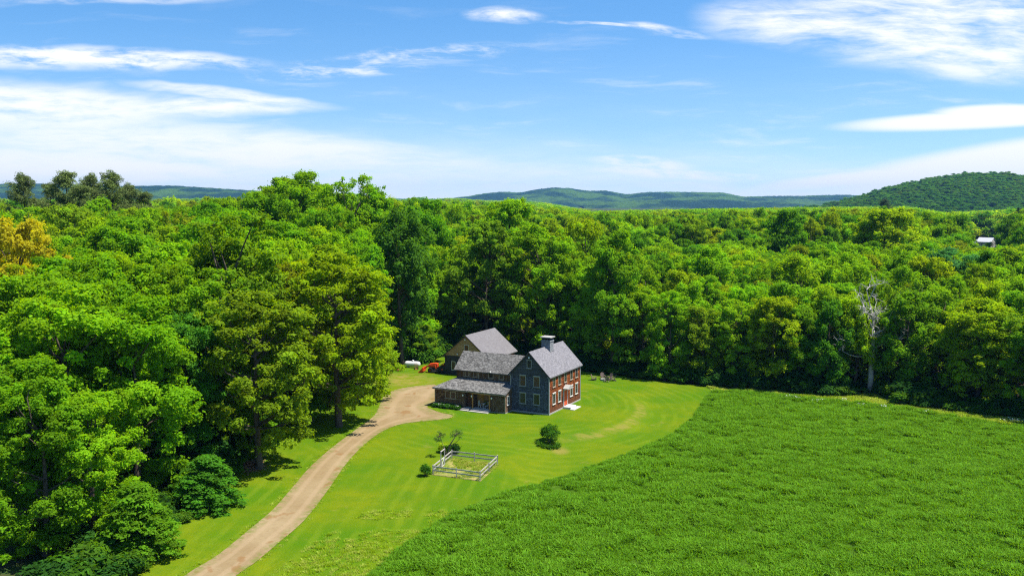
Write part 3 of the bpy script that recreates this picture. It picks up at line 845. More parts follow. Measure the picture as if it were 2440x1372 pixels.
s1 = MB(); s1.box((-12.5, -2.75, -.3), (-11.35, -1.21, .3)); s1.build('doorstep', 'step_wood', house)
s1 = MB(); s1.box((-12.6, -3.15, -.3), (-11.3, -2.753, .14)); s1.build('doorstep', 'step_wood', house)
s1 = MB(); s1.box((-11.05, -2.75, -.3), (-8.2, -2.253, .24)); s1.build('doorstep', 'step_wood', house)
s1 = MB(); s1.box((-11.15, -3.15, -.3), (-8.1, -2.753, .12)); s1.build('doorstep', 'step_wood', house)

def h2w(x, y):
    c, s = math.cos(HA), math.sin(HA)
    return (P0[0] + 1.01 * (x * c - y * s), P0[1] + 1.01 * (x * s + y * c))

# porch chairs and table (stand on the porch floor)
def porch_chair(loc, rz, label):
    e = empty('porch_chair', label, 'chair', loc, rz, 'white chairs on the porch')
    s = MB(); s.box((-.23, -.22, .43), (.23, .22, .47)); s.build('seat', 'white_paint', e)
    b = MB()
    for k in range(5): b.box((-.21 + k * .09, .19, .47), (-.16 + k * .09, .22, 1.0))
    b.box((-.23, .185, .98), (.23, .225, 1.06)); b.build('backrest', 'white_paint', e)
    for (x, y) in ((-.2, -.19), (.2, -.19), (-.2, .19), (.2, .19)):
        l = MB(); l.box((x - .02, y - .02, 0), (x + .02, y + .02, .43)); l.build('leg', 'white_paint', e)
for hx, rz, lab in ((-10.15, 1.4, 'white wooden chair in the porch, on the side near the brown door'), (-9.0, -1.5, 'white wooden chair in the porch, on the side near the gabled house')):
    w = h2w(hx, -1.45); porch_chair((w[0], w[1], .363), HA + rz, lab)
w = h2w(-9.58, -1.45)
e = empty('porch_table', 'small white round table between the two porch chairs', 'table', (w[0], w[1], .363))
t_ = MB(); t_.lathe((0, 0, .68), (0, 0, 1), [(0, .34), (.03, .35), (.05, .34)], 18); t_.build('table_top', 'white_paint', e)
t_ = MB(); t_.lathe((0, 0, 0), (0, 0, 1), [(0, .22), (.03, .2), (.06, .05), (.68, .05)], 12); t_.build('pedestal', 'white_paint', e)

# ------------------------------------------------------------------ barn
bw = gp(1060, 891)
barn = empty('barn', 'brown barn with grey roof standing behind the farmhouse, tan gable', 'barn', (bw[0], bw[1], float(terrain(*bw)) - .05), HA)
BW, BL, BE, BR = 8.6, 10.2, 3.45, 7.05
mb = MB()
mb.box((0, .02, -1), (3.15, .2, BE)); mb.box((0, .2, -1), (.2, BL, BE)); mb.box((.2, BL - .2, -1), (BW, BL, BE))
mb.build('wall', 'wall_dark', barn)['label'] = 'dark shingle lower wall'
mb = MB(); mb.box((3.153, .02, -1), (BW, .2, BE)); mb.build('wall', 'wall_tan', barn)['label'] = 'tan boarded lower wall'
for y in (0, BL - .2):
    mb = MB(); mb.prism([(0, y, BE + .003), (BW, y, BE + .003), (BW / 2, y, BR - .03)], (0, .2, 0)); mb.build('gable', 'wall_tan', barn)['label'] = 'tan boarded gable'
mb = MB(); mb.box((BW - .2, .203, -1), (BW - .003, BL - .203, BE)); mb.build('wall', 'wall_cedar', barn)
gable_roof(barn, 0, BW, 0, BL, BE, BR, 'y', .35, .25, .14, 'roof_barn')
bb = MB()
for s, xe in ((-1, -.36), (1, BW + .36)):
    bb.prism([(BW / 2, -.29, BR + .12), (xe, -.29, BE - .18), (xe, -.29, BE - .36), (BW / 2, -.29, BR - .08)], (0, .038, 0))
bb.build('bargeboard', 'dark_metal', barn)
window(barn, (1.75, .02, .95), FRONT, .82, 1.5, 'pale_trim', 'dark_glass', 0, 2, 4)
window(barn, (BW / 2 + .05, 0, 4.25), FRONT, .9, 1.25, 'pale_trim', 'dark_door', 0, 1, 2, 'red shuttered loft window')
lantern(barn, (BW / 2 - .15, 0, 6.35), FRONT, 'pale_trim'); lantern(barn, (2.6, 0, 3.75), FRONT, 'pale_trim')
for y in (2.0, 5.0, 8.0): window(barn, (BW - .003, y, 1.6), RIGHT, .8, 1.1, 'trim_wood', 'dark_glass', 0, 2, 2)
gt = MB(); gt.box((-.55, .1, BE - .42), (-.40, BL - .1, BE - .30)); gt.build('gutter', 'pale_trim', barn)

# ------------------------------------------------------------------ yard things
def gz_at(p): return float(terrain(p[0], p[1]))
p = gp(983, 876)
tk = empty('propane_tank', 'white horizontal propane tank lying on the grass by the wood', 'tank', (p[0], p[1], gz_at(p) + .035), R(-14))
b = MB(); prof = [(-1.5, .02), (-1.47, .2), (-1.38, .36), (-1.22, .47), (-1.0, .5), (1.0, .5), (1.22, .47), (1.38, .36), (1.47, .2), (1.5, .02)]
b.lathe((0, 0, .68), (1, 0, 0), prof, 20); b.build('tank_body', 'tank_white', tk, True)
b = MB(); b.lathe((.1, 0, 1.15), (0, 0, 1), [(0, .2), (.17, .2), (.24, .12), (.26, .02)], 14); b.build('valve_dome', 'tank_white', tk, True)
for x in (-.85, .85):
    f = MB(); f.box((x - .12, -.36, 0), (x + .12, .36, .24)); f.build('leg', 'stone', tk)
p = gp(992, 881)
hc = empty('hand_cart', 'rusty two wheeled hand cart parked in front of the white propane tank', 'cart', (p[0], p[1], gz_at(p) + .035), R(20))
b = MB(); b.box((-.22, -.15, .1), (.22, .15, .14)); b.tube([(-.2, 0, .1), (-.2, .12, .7), (-.2, .3, 1.1)], .022, 6); b.tube([(.2, 0, .1), (.2, .12, .7), (.2, .3, 1.1)], .022, 6); b.tube([(-.2, .3, 1.1), (.2, .3, 1.1)], .022, 6)
for z in (.35, .6, .85): b.tube([(-.2, .05 + z * .12, z), (.2, .05 + z * .12, z)], .015, 5)
b.build('frame', 'rust_red', hc)
for s in (-1, 1):
    wv = MB(); wv.lathe((s * .27, .05, .2), (s, 0, 0), [(0, .12), (0, .2), (.08, .2), (.08, .12)], 14); wv.build('wheel', 'rubber', hc)
p = gp(949, 884)
mw = empty('lawn_mower', 'small faded red push mower at the lawn edge beside the oak', 'mower', (p[0], p[1], gz_at(p) + .035), R(35))
b = MB(); b.box((-.42, -.3, .14), (.42, .3, .3)); b.lathe((.02, 0, .3), (0, 0, 1), [(0, .3), (.06, .3), (.1, .24)], 12); b.build('deck', 'rust_red', mw, bevel=.04)
b = MB(); b.lathe((.02, 0, .4), (0, 0, 1), [(0, .17), (.2, .17), (.24, .1)], 12); b.build('engine', 'dark_metal', mw)
b = MB()
for s in (-1, 1): b.tube([(-.35, s * .26, .25), (-.95, s * .24, .85)], .018, 5)
b.tube([(-.95, -.24, .85), (-.95, .24, .85)], .02, 5); b.build('handle', 'dark_metal', mw)
for x in (-.36, .36):
    for s in (-1, 1):
        wv = MB(); wv.lathe((x, s * .31, .12), (0, s, 0), [(0, .06), (0, .12), (.06, .12), (.06, .06)], 12); wv.build('wheel', 'rubber', mw)

# orange compact tractor, loader pointing left
p = gp(1047, 888)
tr = empty('tractor', 'orange compact tractor with front loader parked against the barn wall', 'tractor', (p[0], p[1], gz_at(p) + .035), R(166), scale=(1.28,) * 3)
b = MB(); b.prism([(.15, -.3, .75), (.15, -.3, 1.28), (.6, -.3, 1.34), (1.35, -.3, 1.22), (1.5, -.3, 1.05), (1.5, -.3, .75)], (0, .6, 0)); b.build('hood', 'orange_paint', tr, bevel=.06)
b = MB(); b.box((1.5, -.24, .72), (1.54, .24, 1.05)); b.build('grille', 'dark_metal', tr)
for s in (-1, 1):
    l = MB(); l.lathe((1.545, s * .17, .95), (1, 0, 0), [(0, .07), (.03, .06)], 10); l.build('headlight', 'light_lens', tr)
b = MB(); b.box((-.9, -.2, .45), (1.4, .2, .75)); b.box((-.2, -.42, .52), (.3, .42, .58)); b.build('chassis', 'dark_metal', tr)
for s in (-1, 1):
    f = MB()
    pts = [(-.62 + .62 * math.cos(a), s * .38, .62 + .64 * math.sin(a)) for a in np.linspace(R(15), R(165), 9)]
    y0, y1 = s * .36, s * .70
    for q, r_ in zip(pts[:-1], pts[1:]):
        f.hexa([(q[0], y0, q[2]), (r_[0], y0, r_[2]), (r_[0], y1, r_[2]), (q[0], y1, q[2]), (q[0], y0, q[2] + .04), (r_[0], y0, r_[2] + .04), (r_[0], y1, r_[2] + .04), (q[0], y1, q[2] + .04)])
    f.build('fender', 'orange_paint', tr)
    for x, rad, w_ in ((-.62, .58, .3), (1.15, .36, .2)):
        tyre = MB(); tyre.lathe((x, s * .38, rad), (0, s, 0), [(0, rad * .55), (0, rad * .93), (w_ * .2, rad), (w_ * .8, rad), (w_, rad * .93), (w_, rad * .55)], 22)
        wo = tyre.build('wheel', 'rubber', tr)
        ri = MB(); ri.lathe((x, s * (.38 + w_ * .3), rad), (0, s, 0), [(0, rad * .56), (w_ * .45, rad * .56), (w_ * .5, rad * .2), (w_ * .75, rad * .18)], 18); ri.build('rim', 'orange_paint', wo)
b = MB(); b.box((-.72, -.24, .86), (-.25, .24, .96)); b.box((-.78, -.24, .96), (-.70, .24, 1.36)); b.build('seat', 'dark_metal', tr, bevel=.04)
b = MB(); b.tube([(.12, 0, 1.2), (-.05, 0, 1.42)], .025, 6)
for k in range(14):
    a0, a1 = k * 2 * math.pi / 14, (k + 1) * 2 * math.pi / 14
    b.tube([(-.05 + .06 * math.sin(a0), .19 * math.cos(a0), 1.42 + .17 * math.sin(a0)), (-.05 + .06 * math.sin(a1), .19 * math.cos(a1), 1.42 + .17 * math.sin(a1))], .018, 5)
b.build('steering_wheel', 'dark_metal', tr)
b = MB()
for s in (-1, 1): b.tube([(-.95, s * .42, .7), (-1.0, s * .42, 1.55)], .04, 6)
b.tube([(-1.0, -.42, 1.55), (-1.0, .42, 1.55)], .04, 6); b.build('roll_bar', 'dark_metal', tr)
b = MB()
for s in (-1, 1):
    b.beam((.35, s * .46, .6), (.45, s * .46, 1.1), .09, .12); b.beam((.45, s * .46, 1.08), (1.55, s * .46, .98), .09, .12); b.beam((1.5, s * .46, 1.0), (2.2, s * .46, .42), .09, .12)
b.beam((1.6, -.46, .86), (1.6, .46, .86), .09, .09); b.build('loader_arm', 'orange_paint', tr)
b = MB(); sec = [(2.15, -.75, .75), (2.15, -.75, .16), (2.35, -.75, .06), (2.85, -.75, .06), (2.85, -.75, .10), (2.4, -.75, .12), (2.22, -.75, .22), (2.22, -.75, .75)]
b.prism(sec, (0, 1.5, 0))
for y in (-.75, .72): b.prism([(2.15, y, .75), (2.15, y, .12), (2.4, y, .06), (2.8, y, .06)], (0, .03, 0))
b.build('bucket', 'orange_paint', tr)
b = MB(); b.box((-.1, -.62, .16), (.95, .62, .34)); b.build('mower_deck', 'dark_metal', tr, bevel=.03)

# fire pit with slatted armchairs
def lawn_chair(loc, rz, label):
    e = empty('lawn_chair', label, 'chair', loc, rz, 'wooden armchairs round the fire pit')
    s = MB()
    for k in range(6): s.beam((-.28, -.38 + k * .105, .36 - k * .025), (.28, -.38 + k * .105, .36 - k * .025), .09, .025)
    s.build('seat', 'chair_wood', e)
    b = MB()
    for k in range(7):
        x = (k - 3) * .085; hgt = .82 - .035 * (k - 3) ** 2 * .5
        b.beam((x * .85, .22, .26), (x * 1.2, .22 + .36 * hgt, .26 + hgt), .075, .022)
    b.build('backrest', 'chair_wood', e)
    for sx in (-1, 1):
        a = MB(); a.beam((sx * .36, -.42, .56), (sx * .36, .38, .56), .14, .028); a.build('armrest', 'chair_wood', e)
        l = MB(); l.beam((sx * .33, -.38, 0), (sx * .33, -.38, .545), .06, .09); l.build('leg', 'chair_wood', e)
        l = MB(); l.beam((sx * .30, -.36, .30), (sx * .30, .55, .03), .05, .11); l.build('leg', 'chair_wood', e)
pit = gp(1439, 906.5)
for dx, dy, rz, lab in ((-1.75, .15, R(75), 'wooden lawn chair standing alone at the end of the fire pit nearest the house'), (-.05, 1.5, R(10), 'wooden lawn chair behind the fire pit with its tall back toward the wood'),
                        (1.15, .9, R(-45), 'wooden lawn chair half hidden beside the tall backed one at the fire pit'), (1.55, -.3, R(-95), 'wooden lawn chair at the end of the fire pit farthest from the house'), (.45, -1.15, R(165), 'wooden lawn chair turned with its back to the camera at the fire pit')):
    q = (pit[0] + dx, pit[1] + dy); lawn_chair((q[0], q[1], gz_at(q) + .035), rz, lab)
fp = empty('fire_pit', 'low round stone fire pit ringed by wooden lawn chairs', 'fire pit', (pit[0], pit[1], gz_at(pit) + .035))
b = MB()
for k in range(14):
    a0, a1 = k * 2 * math.pi / 14 + .02, (k + 1) * 2 * math.pi / 14 - .02
    for j, z in enumerate((0, .16)):
        o_ = j * .2
        pts = [(r_ * math.cos(a + o_), r_ * math.sin(a + o_), zz) for zz in (z, z + .155) for (r_, a) in ((.42, a0), (.60, a0), (.60, a1), (.42, a1))]
        b.hexa(pts)
b.build('stone_ring', 'stone', fp)
b = MB(); b.lathe((0, 0, .02), (0, 0, 1), [(0, .4), (.1, .38), (.14, .1)], 14); b.build('ashes', 'dark_inside', fp)

# ------------------------------------------------------------------ garden fence
fe = empty('garden_fence', 'square grey post and rail fence with wire mesh around the small garden plot', 'fence', (fence_c[0][0], fence_c[0][1], gz_at(fence_c[0])))
fo = np.array([fence_c[0][0], fence_c[0][1]])
def L3(q, z): return (q[0] - fo[0], q[1] - fo[1], gz_at(q) - gz_at(fence_c[0]) + z)
fpts = [np.array(q) for q in fence_c]
gate_a, gate_b = np.array(gp(1050.7, 1115.6)), np.array(gp(1059.5, 1108.5))
segs = [(fpts[0], fpts[1], 2), (fpts[1], fpts[2], 2), (fpts[3], fpts[2], 2), (fpts[0], gate_a, 1), (gate_b, fpts[3], 1)]
done = []
def post(q, h=1.12, w=.11):
    if any(np.linalg.norm(q - d) < .2 for d in done): return
    done.append(q)
    b = MB(); x, y, z = L3(q, 0); b.box((x - w / 2, y - w / 2, z - .3), (x + w / 2, y + w / 2, z + h)); b.box((x - w / 2 - .008, y - w / 2 - .008, z + h + .001), (x + w / 2 + .008, y + w / 2 + .008, z + h + .03)); b.build('post', 'fence_wood', fe)
post(gate_a, 1.95, .1); post(gate_b, 1.95, .1)
for a_, b_, k in segs:
    for i in range(k + 1): post(a_ + (b_ - a_) * i / k)
    d_ = (b_ - a_) / np.linalg.norm(b_ - a_); nn = np.array([d_[1], -d_[0]]) * .07
    for i in range(k):
        q0, q1 = a_ + (b_ - a_) * i / k, a_ + (b_ - a_) * (i + 1) / k
        for z in (.52, .95):
            r_ = MB(); r_.beam(L3(q0 - nn, z), L3(q1 - nn, z), .045, .14); r_.build('rail', 'fence_wood', fe)
    wm = MB()
    Ln = np.linalg.norm(b_ - a_)
    for s_ in np.arange(.15, Ln, .3): wm.tube([L3(a_ + d_ * s_ + nn * .6, .05), L3(a_ + d_ * s_ + nn * .6, .93)], .004, 3, 0, False)
    for z in (.08, .3, .7): wm.tube([L3(a_ + nn * .6, z), L3(b_ + nn * .6, z)], .004, 3, 0, False)
    wm.build('wire_mesh', 'steel', fe)
b = MB(); b.beam(L3(gate_a, 1.93), L3(gate_b, 1.93), .09, .09); b.build('gate_lintel', 'fence_wood', fe)
gd = gate_b - gate_a; sw = gate_a + np.array([.95, -.25]) * .0 + gd * .06
b = MB(); q0, q1 = gate_a + gd * .12, gate_b - gd * .1
for z in (.15, 1.0): b.beam(L3(q0, z), L3(q1, z), .04, .1)
b.beam(L3(q0, .1), L3(q0, 1.05), .1, .04); b.beam(L3(q1, .1), L3(q1, 1.05), .1, .04); b.beam(L3(q0, .15), L3(q1, 1.0), .035, .09)
b.build('gate', 'pale_trim', fe)

#@@TREES
# ------------------------------------------------------------------ trees
COLS = {'yellow-green': (.245, .375, .006), 'fresh green': (.185, .360, .008), 'mid green': (.145, .320, .009),
        'deep green': (.095, .250, .010), 'blue-green': (.090, .260, .022), 'olive green': (.195, .285, .010)}
FORMS = {}
FORMS['maple'] = [make_broadleaf('maple%d' % i, 11 + i, 20, 5.5, .035, 390, .72, 112, .33, .62, 'maple', 26, .13) + (20, 5.5) for i in range(3)]
FORMS['oak'] = [make_broadleaf('oak%d' % i, 31 + i, 22, 7.0, .06, 520, .72, 74, .38, .6, 'oak', 44, .13) + (22, 7.0) for i in range(3)]
FORMS['ash'] = [make_broadleaf('ash%d' % i, 51 + i, 18, 4.2, .03, 340, .64, 68, .38, .5, 'ash', 30, .13) + (18, 4.2) for i in range(3)]
FORMS['tier'] = [make_bush('tier0', 71, 8, 3.6, rc=.55, per=60, L=.34, ratio=.5, tier=True) + (8, 3.6)]
FORMS['pine'] = [make_pine('pine%d' % i, 81 + i) + (24, 4.2) for i in range(2)]
FORMS['spruce'] = [make_spruce('spruce0', 91) + (18, 4.0)]
SPECIES = {'maple': 'maple', 'oak': 'oak', 'ash': 'ash tree', 'tier': 'sapling', 'pine': 'pine', 'spruce': 'spruce'}

sky_u = [-300, 0, 60, 320, 420, 500, 590, 630, 700, 745, 770, 830, 880, 930, 1000, 1200, 1280, 1400, 1500, 1600, 1800, 2000, 2150, 2250, 2440, 2700]
sky_v = [445, 440, 462, 470, 466, 458, 460, 436, 418, 436, 426, 422, 446, 466, 470, 468, 482, 505, 502, 500, 497, 494, 492, 508, 498, 498]
def top_limit(u, d):
    v = np.interp(u, sky_u, sky_v)
    if 2285 < u < 2425 and d < 700: v = 588
    if u < 165 and d < 126: v = 625
    return CAM_H - (v - 480) / FPX * d

placed = []      # dicts: x, y, h, r, form, colour name, colour, label
def hand(u, d, vtop, r, form, cname, label=None, colour=None, sway=0):
    x, y = at(u, d); z = float(terrain(x, y))
    placed.append(dict(x=x, y=y, h=CAM_H - (vtop - 480) / FPX * d - z, r=r, form=form, cname=cname, colour=colour or COLS[cname], label=label))

hand(140, 86, 690, 6.6, 'maple', 'fresh green', 'huge fresh green maple at the bottom left corner of the wood')
hand(300, 90, 715, 6.2, 'maple', 'yellow-green', 'full yellow-green maple rising over the two shrubs beside the lower driveway', (.170, .370, .008))
hand(30, 80, 860, 5.0, 'maple', 'mid green', 'mid green maple in the lowest left corner, below the huge maple')
hand(215, 98, 660, 5.8, 'maple', 'mid green', 'mid green maple between the huge maple and the yellow-green one, set back')
hand(70, 100, 640, 6.0, 'maple', 'fresh green', 'fresh green maple at the left border above the lowest corner maple')
hand(75, 75.5, 905, 4.6, 'maple', 'mid green', 'mid green maple filling the very bottom left corner, nearest of all trees')
hand(190, 79, 930, 4.2, 'maple', 'fresh green', 'fresh green maple just behind the bright layered sapling at the bottom')
hand(-70, 82, 820, 5.2, 'maple', 'mid green', 'mid green maple cut off by the left border above the corner')
hand(435, 100, 755, 4.6, 'maple', 'blue-green', 'narrow blue-green maple between the yellow-green maple and the big oaks')
hand(545, 116, 508, 8.6, 'oak', 'yellow-green', 'largest spreading yellow-green oak left of the driveway bend', (0.159, 0.290, 0.011))
hand(800, 121, 600, 8.4, 'oak', 'yellow-green', 'broad yellow-green oak hanging over the driveway bend')
hand(846, 138, 668, 5.8, 'oak', 'yellow-green', 'golden green oak whose low branches reach the lawn near the red mower', (0.209, 0.331, 0.011))
hand(604, 101, 690, 7.4, 'oak', 'olive green', 'shaded olive oak standing at the lawn edge under the spreading oaks', (.16, .25, .010))
hand(400, 128, 575, 7.0, 'oak', 'fresh green', 'fresh green oak behind the blue-green maple, left of the largest oak')
hand(38, 128, 506, 7.0, 'oak', 'golden', 'golden yellow tree, the only one of that colour, at the left edge', (.46, .43, .018))
hand(165, 172, 478, 7.5, 'oak', 'yellow-green', 'yellow-green oak with bare limbs showing, just right of the golden tree', (0.169, 0.277, 0.014))
hand(285, 142, 525, 6.8, 'maple', 'mid green', 'mid green maple in front of the pines, right of the golden tree')
hand(180, 112, 600, 6.5, 'maple', 'mid green', 'mid green maple below the golden tree')
hand(702, 205, 413, 8.4, 'maple', 'fresh green', 'tallest domed maple breaking the skyline left of centre')
hand(835, 202, 418, 8.0, 'oak', 'fresh green', 'tall ragged oak breaking the skyline, right of the domed maple')
hand(738, 214, 432, 7.4, 'maple', 'fresh green', 'round maple filling the gap between the domed skyline maple and the ragged oak')
hand(880, 208, 440, 6.4, 'maple', 'mid green', 'mid green maple on the falling skyline just right of the ragged oak')
hand(660, 212, 438, 7.0, 'maple', 'fresh green', 'maple on the left shoulder of the domed skyline maple')
hand(775, 172, 482, 7.0, 'oak', 'mid green', 'mid green oak below the two skyline trees')
hand(650, 185, 455, 7.2, 'maple', 'mid green', 'mid green maple on the slope left of the domed skyline maple')
hand(955, 168, 500, 5.4, 'ash', 'blue-green', 'tall dark ash above the propane tank', (.085, .21, .018))
hand(1010, 190, 480, 6.5, 'maple', 'deep green', 'deep green maple in the skyline above the tractor')
hand(1160, 184, 525, 7.6, 'oak', 'yellow-green', 'pale yellow-green oak rising directly behind the barn roof', (0.142, 0.263, 0.014))
hand(1290, 182, 535, 7.8, 'oak', 'fresh green', 'broad fresh green oak rising behind the chimney')
hand(1390, 196, 515, 6.8, 'oak', 'yellow-green', 'yellowish oak behind the right end of the farmhouse roof')
hand(1210, 212, 468, 7.0, 'maple', 'fresh green', 'fresh green maple on the skyline behind the pale oak at the barn')
hand(1430, 172, 620, 5.6, 'maple', 'fresh green', 'fresh green maple rising behind the lawn chairs')
hand(1003, 172, 775, 2.8, 'maple', 'yellow-green', 'small bright young maple between the propane tank and the barn', (0.203, 0.344, 0.014))
hand(2105, 262, 492, 10, 'maple', 'yellow-green', 'wide brilliant yellow-green maple in front of the near hill')
hand(1870, 265, 502, 7.5, 'maple', 'deep green', 'dark round maple in the far treeline left of the brilliant maple')
hand(2270, 196, 590, 7.5, 'maple', 'blue-green', 'shiny blue-green maple behind the dead tree, toward the white house', (0.068, 0.216, 0.047))
hand(2345, 139, 712, 6.6, 'oak', 'yellow-green', 'sunny yellow-green oak at the field edge on the far right')
hand(2440, 136, 740, 6.0, 'oak', 'yellow-green', 'yellow-green oak cut by the right border of the view, at the field edge', (0.162, 0.297, 0.011))
hand(2235, 150, 690, 5.0, 'ash', 'fresh green', 'fresh green ash just right of the dead tree')
hand(2105, 172, 690, 4.6, 'ash', 'olive green', 'olive ash behind the bare top of the dead tree', (0.115, 0.216, 0.016))
hand(300, 75.5, 1160, 3.5, 'tier', 'yellow-green', 'bright young sapling with layered branches at the bottom of the wood', (0.128, 0.290, 0.011))
hand(475, 88, 1092, 3.2, 'tier', 'fresh green', 'round sapling with drooping sprays beside the lower driveway', (0.081, 0.243, 0.016))
hand(2340, 770, 520, 15, 'oak', 'yellow-green', 'round glowing yellow-green tree behind the white house')
pine_c = (.125, .175, .034)
for u, d, v, r in ((62, 236, 414, 5.4), (165, 228, 408, 6.6), (222, 240, 415, 5.4), (272, 230, 409, 5.6), (312, 238, 438, 5.0), (125, 246, 436, 5.6), (345, 246, 456, 5.0), (195, 222, 440, 6.0)):
    lab = {62: 'dark pine with thin top, first in the pine row from the left', 165: 'tallest broad pine in the dark row on the left skyline', 222: 'narrow pine between the broad tallest pine and the pointed one', 272: 'pointed dark pine standing out on the left skyline, right of the tallest',
           312: 'short pine near the right end of the dark row', 125: 'low pine in the gap right of the first thin topped pine', 345: 'lowest pine, last at the right end of the dark row', 195: 'stout pine standing in front of the tallest pine'}[u]
    hand(u, d, v, r, 'pine', 'dark', lab, pine_c)
hand(2424, 470, 497, 7.5, 'spruce', 'dark', 'dark conical spruce right of the white house', (0.030, 0.074, 0.027))
hand(2470, 480, 505, 7, 'spruce', 'dark', 'dark spruce at the right border beside the conical spruce', (0.034, 0.074, 0.038))
hand(2105, 640, 474, 8, 'pine', 'dark', 'lone dark pine sticking up before the near hill', (0.047, 0.095, 0.027))

def region_style(x, y):
    if x < -8 and y < 260:
        h = rng.normal(22.5, 1.6); form = rng.choice(['maple', 'oak'], p=[.5, .5]); w_ = [.24, .36, .25, .07, .03, .05]; r = h * rng.uniform(.24, .33)
    elif y < 215 and x < 22:
        h = rng.normal(22, 1.6); form = rng.choice(['maple', 'oak', 'ash'], p=[.4, .4, .2]); w_ = [.22, .38, .26, .07, .03, .04]; r = h * rng.uniform(.23, .31)
    else:
        h = rng.normal(15.8 if x > 14 and y < 176 else 19, 1.4); form = rng.choice(['maple', 'oak', 'ash'], p=[.3, .2, .5]); w_ = [.14, .42, .29, .07, .03, .05]; r = h * rng.uniform(.23, .31)
    cn = rng.choice(list(COLS), p=w_)
    c = np.array(COLS[cn]) * rng.uniform(.88, 1.12) * np.array([rng.uniform(.9, 1.12), 1, rng.uniform(.8, 1.3)])
    return h, r, form, cn, tuple(c)

hand_n = len(placed)
cx_ = rng.uniform(-190, 190, 90000); cy_ = rng.uniform(70, 300, 90000)
ok = ~inside(clearing, cx_, cy_) & (np.abs(cx_) < .5545 * cy_ + 16)
cx_, cy_ = cx_[ok], cy_[ok]
de = dist_poly(clearing, cx_, cy_)
ok = (de > 1.6) & ~((cx_ > -15) & (cx_ < 8) & (cy_ < 176)); cx_, cy_, de = cx_[ok], cy_[ok], de[ok]
px_, py_, pr_ = [p['x'] for p in placed], [p['y'] for p in placed], [p['r'] for p in placed]
for x, y, e_ in zip(cx_, cy_, de):
    A = np.array(px_); B = np.array(py_); C = np.array(pr_)
    if len(placed) > 1500: break
    dd = np.hypot(A - x, B - y)
    if (dd < .52 * (C + 4.4)).any(): continue
    if math.hypot(x - 57, y - 142) < 8.6 or (abs(x / y - 57 / 143) < .085 and y < 147): continue
    if y < 97 and x < 0 and x / y > -.60: continue
    h, r, form, cn, c = region_style(x, y)
    k = .66 if e_ > 8 else .54
    if (dd < k * (C + r)).any():
        r *= .85
        if (dd < k * (C + r)).any(): continue
    z = float(terrain(x, y)); u, v = proj(x, y, z + h)
    lim = top_limit(u, y) - z
    if h > lim: h = lim - abs(rng.normal(0, .6))
    if h < 7: continue
    if e_ < 6 and x > 12: form = 'ash' if rng.random() < .6 else 'maple'
    placed.append(dict(x=x, y=y, h=h, r=r, form=form, cname=cn, colour=c, label=None, e=e_))
    px_.append(x); py_.append(y); pr_.append(r)

broad = [i for i, p in enumerate(placed) if p['form'] in ('maple', 'oak', 'ash', 'tier')]
vis = []
for i in broad:
    p = placed[i]; u, v = proj(p['x'], p['y'], p['h'] * .7)
    if i >= hand_n and not (-90 < u < 2530): p['skip'] = p['y'] < 120 and u < -90; vis.append((9e9, i)); continue
    vis.append((0 if i < hand_n else p['y'] + .35 * max(p.get('e', 0) - 10, 0), i))
vis.sort()
single = set(i for s_, i in vis[:296] if s_ < 9e9) | set(i for i in range(hand_n))
rest = [p for i, p in enumerate(placed) if i not in single]

# labels that single each tree out: landmark + row + look, then an order from left to right
MARKS = [(110, 'the left border'), (250, 'the dark pine row'), (420, 'the blue-green maple'), (560, 'the largest oak'), (700, 'the domed skyline maple'), (830, 'the ragged skyline oak'), (900, 'the driveway bend'), (985, 'the propane tank'),
         (1045, 'the tractor'), (1150, 'the barn'), (1225, 'the farmhouse wing'), (1302, 'the chimney'), (1370, 'the cedar wall'), (1440, 'the fire pit'), (1560, 'the mown lawn bank'), (1690, 'the tip of the lawn'), (1800, 'the far field corner'),
         (1930, 'the dark round maple'), (2075, 'the dead tree'), (2200, 'the brilliant maple'), (2290, 'the shiny blue-green maple'), (2350, 'the white house'), (2420, 'the right border')]
ORD = ['first', 'second', 'third', 'fourth', 'fifth', 'sixth', 'seventh', 'eighth', 'ninth']
keys = {}
for i in sorted(single):
    p = placed[i]
    if p['label']: continue
    u, v = proj(p['x'], p['y'], p['h'] * .75 + float(terrain(p['x'], p['y'])))
    mk_ = min(MARKS, key=lambda m_: abs(m_[0] - u))[1]
    e_ = p.get('e', 0)
    row = 'at wood edge' if e_ < 5 else 'in second row' if e_ < 10 else 'in third row' if e_ < 17 else 'deep in wood' if e_ < 28 else 'in rear canopy'
    size = 'tall' if p['h'] > 23 else 'low' if p['h'] < 17 else ''
    shape = {'maple': 'dense', 'oak': 'spreading', 'ash': 'upright'}[p['form']]
    keys.setdefault((' '.join(w_ for w_ in (size, shape, p['cname'].replace(' green', '-green') if p['cname'] != 'fresh green' else 'grass-green', SPECIES[p['form']].split()[0]) if w_), row, mk_), []).append((u, i))
for (look, row, mk_), lst in keys.items():
    lst.sort()
    for k, (u, i) in enumerate(lst):
        s_ = look + ' ' + row + (' near ' if 'border' in mk_ else ' in line with ') + mk_
        if len(lst) > 1: s_ = ('leftmost: ' if k == 0 else ORD[k] + ' from left: ') + look + ' ' + row + ', by ' + mk_
        placed[i]['label'] = s_

